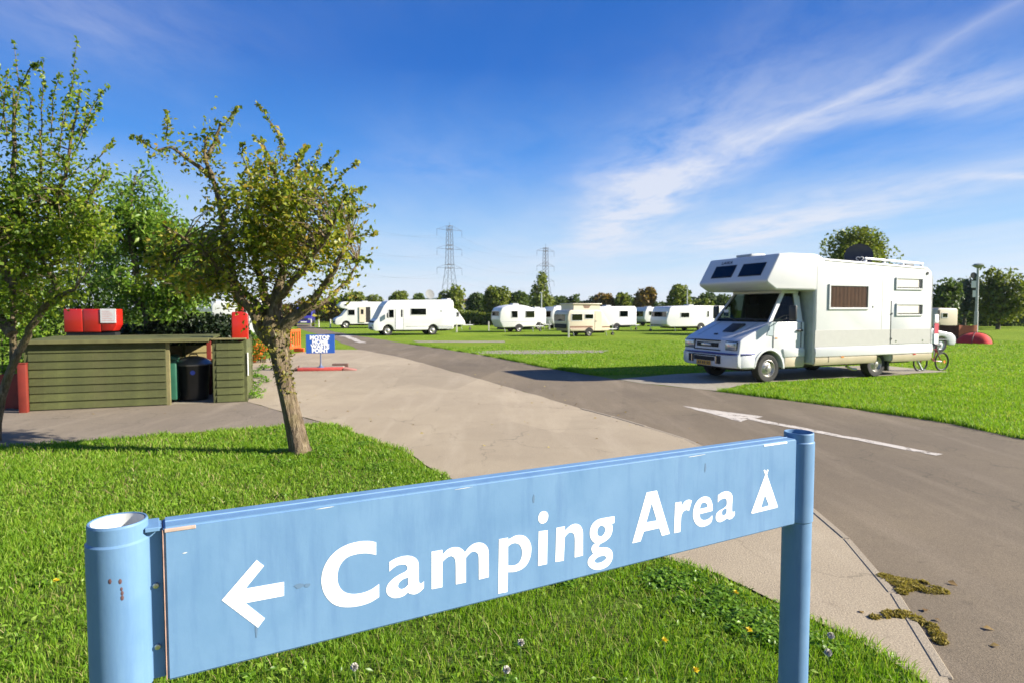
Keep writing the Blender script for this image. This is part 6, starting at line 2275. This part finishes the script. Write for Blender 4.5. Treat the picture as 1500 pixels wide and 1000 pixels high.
def far_tree(lab, px, top, hw, d, mat, n=3200, shape='round', low=.18, cat='tree', leaf=.0050, group='trees along the field edge'):
    c = atY(px, 470, d)
    H_ = atY(px, top, d).z
    r = hw * d / FOC
    t = thing('tree', lab, cat, (c.x, d, 0), 0, group)
    bl = []
    zlow = H_ * low
    if shape == 'round':
        for k in range(11):
            a = random.uniform(0, 2 * pi)
            q = random.uniform(.15, .62)
            z = random.uniform(zlow + .2 * H_, H_ * .86)
            k_ = 1 - .5 * max(0, (z / H_ - .6) / .4)
            bl.append((r * q * cos(a) * k_, r * q * sin(a), z, r * random.uniform(.36, .55), r * .5, min(H_ - z, H_ * .22) * 1.05 + .2))
        bl.append((0, 0, H_ * .55, r * .7, r * .6, H_ * .38))
    elif shape == 'cone':
        for k in range(9):
            f = k / 8
            z = zlow + (H_ - zlow) * f * .93
            rr = r * (1 - f) ** .8 * random.uniform(.8, 1.15) + .28
            bl.append((random.uniform(-.25, .25) * rr, 0, z, rr, rr, H_ * .13))
    P = blob_points(bl, n, .30, 2.6 / r, random.randint(0, 99))
    P = P[P[:, 2] > .05]
    leaves_np('crown', P, d * leaf, mat, t, aspect=.8)
    tk = B()
    tk.tube([(0, 0, 0), (r * .04, 0, H_ * .3), (0, 0, H_ * .75)], [H_ * .035, H_ * .025, H_ * .01], 8)
    for k in range(6):
        a = random.uniform(0, 2 * pi)
        z = H_ * random.uniform(.25, .5)
        tk.tube([(0, 0, z), (r * .35 * cos(a), r * .35 * sin(a), z + H_ * .15), (r * .6 * cos(a), r * .6 * sin(a), z + H_ * .28)], [H_ * .014, H_ * .009, H_ * .003], 5)
    tk.build('trunk', M_BARK2, t, 60)
    return t


far_tree('round green tree in the gap between the apple tree and the overcab motorhome', 515, 430, 24, 82, LF_MID)
far_tree('small round tree showing over the cab of the motorhome with the dish', 586, 428, 18, 80, LF_MID, 2000)
far_tree('small tree topping the roof of the motorhome with the dish', 612, 432, 14, 84, LF_DEEP, 1600)
far_tree('full green tree rising behind the grey dish below the big pylon', 658, 418, 27, 72, LF_MID, 4000, low=.05)
far_tree('broad pale green tree left of the pointed tree, behind the old rounded caravan', 728, 422, 24, 74, LF_MID, 3600, low=.05)
far_tree('dark green bushy tree squeezed between the pale tree and the pointed tree', 757, 424, 24, 77, LF_DEEP, 3200, low=.05)
far_tree('pointed green tree standing before the second pylon', 793, 393, 27, 68, LF_MID, 4200, 'cone', low=.05)
far_tree('brownish autumn tree behind the ivory pop-top caravan', 884, 431, 24, 86, LF_BROWN, 2800)
far_tree('low green tree between the brown tree and the dark round tree', 914, 431, 16, 84, LF_MID, 1800)
far_tree('dark russet round tree over the small caravan with the blue window', 942, 420, 22, 80, LF_BROWN, 3200)
far_tree('round green tree over the caravan with the broad blue window', 995, 420, 24, 80, LF_MID, 3200)
far_tree('low bush of a tree just left of the overcab nose', 1030, 440, 18, 84, LF_MID, 1800)
far_tree('big yellowish green tree showing above the roof of the large motorhome', 1257, 337, 66, 42, LF_MID, 15000, low=.3, leaf=.0046)
far_tree('dark tree just right of the rear of the large motorhome', 1385, 410, 26, 52, LF_DEEP, 3600, low=.1)
far_tree('wispy grey green tree left of the lamp post', 1412, 408, 20, 56, LF_GREY, 2400, low=.2)
far_tree('full dark green tree right of the lamp post', 1462, 392, 38, 54, LF_MID, 6500, low=.12)
far_tree('grey green tree cut by the right edge of the picture', 1512, 414, 24, 58, LF_GREY, 3000, low=.1)


def far_hedge(lab, x0, x1, top, d, mat, n, size=.0048, d1=None):
    d1 = d1 or d
    a, b = atY(x0, 470, d), atY(x1, 470, d1)
    bl = []
    k = max(4, int((b - a).length / 2.2))
    for i in range(k + 1):
        p = a.lerp(b, i / k)
        dd = d + (d1 - d) * i / k
        h = atY(750, top + random.uniform(-3, 3), dd).z
        h *= random.uniform(.72, 1.06)
        bl.append((p.x, p.y, h * .48, 1.9, 1.1, h * .52))
    return hedge('hedge', lab, 'hedge', bl, n, d * size, mat, 'field hedges', gap=.22, ns=.5)


far_hedge('brownish hedge behind the blue van and the white posts', 400, 500, 434, 88, LF_BROWN, 7000)
far_hedge('green bushes filling the gap right of the motorhome with the dish', 640, 712, 456, 70, LF_MID, 4500)
far_hedge('dark hedge running behind the row of caravans', 700, 1060, 431, 88, LF_DEEP, 34000)
far_hedge('low dark hedge behind the tent at the right edge', 1340, 1600, 438, 64, LF_DEEP, 17000)
far_hedge('distant hedge closing the field left of the pylons', 480, 660, 434, 95, LF_MID, 12000)

# ---- low hill with houses
hb = B()
xs_ = np.linspace(-420, 120, 55)
pr = []
for i, x in enumerate(xs_):
    h = 11 * math.exp(-((x + 60) / 150) ** 2) + 3 + 1.3 * sin(x * .06) + .8 * sin(x * .17)
    pr.append((x, 640, max(0.5, h)))
t_ = bmesh.new()
rows = []
for (yy, f) in ((540, 0.0), (580, .55), (640, 1.0), (760, .6), (900, 0)):
    rows.append([t_.verts.new((x, yy, z * f - .3)) for (x, _, z) in pr])
for a, b in zip(rows, rows[1:]):
    for i in range(len(a) - 1):
        t_.faces.new((a[i], a[i + 1], b[i + 1], b[i]))
hb._add(t_)
struct(hb.build('hill', pbr('far_fields', (.075, .10, .075), .95, .35, .03), smooth=60))
M_HWALL = pbr('house_wall', (.45, .42, .38), .8)
M_HROOF = pbr('house_roof', (.20, .12, .10), .8)
for i, (px, d_, w_) in enumerate(((684, 560, 9), (692, 566, 12), (700, 572, 8), (676, 575, 10))):
    q = atY(px, 452, d_)
    h = thing('house', ['pale house on the hill, second from the left of the small group', 'widest house on the hill between the two tree clumps', 'house at the right end of the little group on the hill', 'leftmost house of the little group on the hill'][i], 'house', (q.x, d_, 5.5), R(10 + 20 * i), 'houses on the hill')
    B().box(-w_ / 2, w_ / 2, -3.5, 3.5, -3, 3.2).build('wall', M_HWALL, h, 0)
    B().prism([(-4.1, 3.2), (4.1, 3.2), (0, 6.0)], -w_ / 2 - .3, w_ / 2 + .3, 'x').build('roof', M_HROOF, h, 0)
    for k in (-1, 1):
        B().box(k * w_ * .25 - .6, k * w_ * .25 + .6, -3.56, -3.5, .6, 2.0).build('window', M_UNDER, h, 0)


# ---- pylons
M_PYL = pbr('galvanised_lattice', (.11, .11, .115), .6, .05)


def pylon(lab, px, top, d, arms, k=1.0, rz=R(35)):
    q = atY(px, 454, d)
    H_ = atY(px, top, d).z
    t = thing('pylon', lab, 'pylon', (q.x, d, 0), rz, 'pylons of one power line')
    wb_, wt = 4.4 * k, 1.15 * k
    waist = arms[-1]
    def half(z):
        zw = atY(px, waist, d).z
        if z < zw:
            return wb_ + (1.7 * k - wb_) * (z / zw)
        return 1.7 * k + (wt - 1.7 * k) * (z - zw) / (H_ - zw)
    th = .0009 * d / 2
    b = B()
    for sx in (-1, 1):
        for sy in (-1, 1):
            zs = np.linspace(0, H_, 9)
            b.tube([(sx * half(z), sy * half(z), z) for z in zs], th * .8, 4)
    b.build('leg', M_PYL, t, 0)
    br = B()
    z = 0.0
    while z < H_ - 1:
        h = half(z)
        z2 = min(H_, z + h * 1.8)
        h2 = half(z2)
        for (ax, ay, bx, by) in ((-1, -1, 1, -1), (1, -1, 1, 1), (1, 1, -1, 1), (-1, 1, -1, -1)):
            br.tube([(ax * h, ay * h, z), (bx * h2, by * h2, z2)], th * .36, 3)
            br.tube([(bx * h, by * h, z), (ax * h2, ay * h2, z2)], th * .36, 3)
        z = z2
    br.build('bracing', M_PYL, t, 0)
    for py in arms:
        za = atY(px, py, d).z
        Lh = 7.6 * k
        arm = B()
        h = half(za)
        for s in (-1, 1):
            for sy in (-1, 1):
                arm.tube([(s * h, sy * h, za), (s * Lh, 0, za)], th * .3, 4)
                arm.tube([(s * h, sy * h, za + 2.2 * k), (s * Lh, 0, za)], th * .25, 4)
        for sy in (-1, 1):
            for zz in (za, za + 2.0 * k):
                arm.tube([(-h, sy * h, zz), (h, sy * h, zz)], th * 1.0, 4)
        ao = arm.build('crossarm', M_PYL, t, 0)
        ins = B()
        for s in (-1, 1):
            ins.tube([(s * Lh, 0, za), (s * Lh, 0, za - 3.5 * k)], th * .5, 4)
        ins.build('insulator', M_PYL, ao, 0)
    B().tube([(0, 0, H_), (0, 0, H_ + 2.6 * k)], th * .5, 4).build('peak', M_PYL, t, 0)
    return t


pylon('tall lattice pylon rising behind the motorhome with the dish', 659, 333, 330, (337, 365, 393))
pylon('second smaller lattice pylon whose top shows over the pointed tree', 799, 363, 430, (368, 390, 412))

# ---- conductors slung between the pylons and on to the next ones out of sight
pa, pb_ = [o for o in bpy.data.objects if o.name.startswith('pylon') and o.parent is None and o.type == 'EMPTY'][:2]
wl_ = thing('power_line', 'thin sagging conductors strung between the two lattice pylons', 'power line', (pa.location.x, pa.location.y, 0))
ends = []
for o in (pa, pb_):
    k = 7.6
    c, s_ = cos(o.rotation_euler.z), sin(o.rotation_euler.z)
    zs_ = sorted(round(max(v.co.z for v in ch.data.vertices) - 2.2, 2) for ch in o.children if ch.name.startswith('crossarm'))
    ends.append([[Vector((o.location.x + sd * k * c, o.location.y + sd * k * s_, z - 3.4)) for sd in (-1, 1)] for z in zs_])
for lev in range(3):
    for sd in range(2):
        a, b = ends[0][lev][sd], ends[1][lev][sd]
        dv = b - a
        for (p, q) in ((a, b), (a - dv, a)):
            n = 14
            pts = []
            for i in range(n + 1):
                f = i / n
                v_ = p.lerp(q, f)
                v_.z = max(6, v_.z - 4 * 5.0 * f * (1 - f))
                pts.append(v_ - Vector((pa.location.x, pa.location.y, 0)))
            B().tube(pts, .022, 3).build('conductor', M_PYL, wl_, 0)

# ---- the air: a thin even haze round the camera and everything that stands here
hz = B().box(-1620, 1620, -320, 1920, -1.0, 75.0).build('haze', bpy.data.materials.new('haze_air'), smooth=0)
hz['kind'] = 'stuff'
hm = hz.data.materials[0]
hm.use_nodes = True
HT = NT(hm.node_tree)
HT.n.clear()
ho = HT.new('ShaderNodeOutputMaterial')
pv = HT.new('ShaderNodeVolumePrincipled', {'Color': (.86, .92, 1.0, 1), 'Density': 0.00012, 'Anisotropy': 0.1})
HT.l.new(pv.outputs[0], ho.inputs['Volume'])
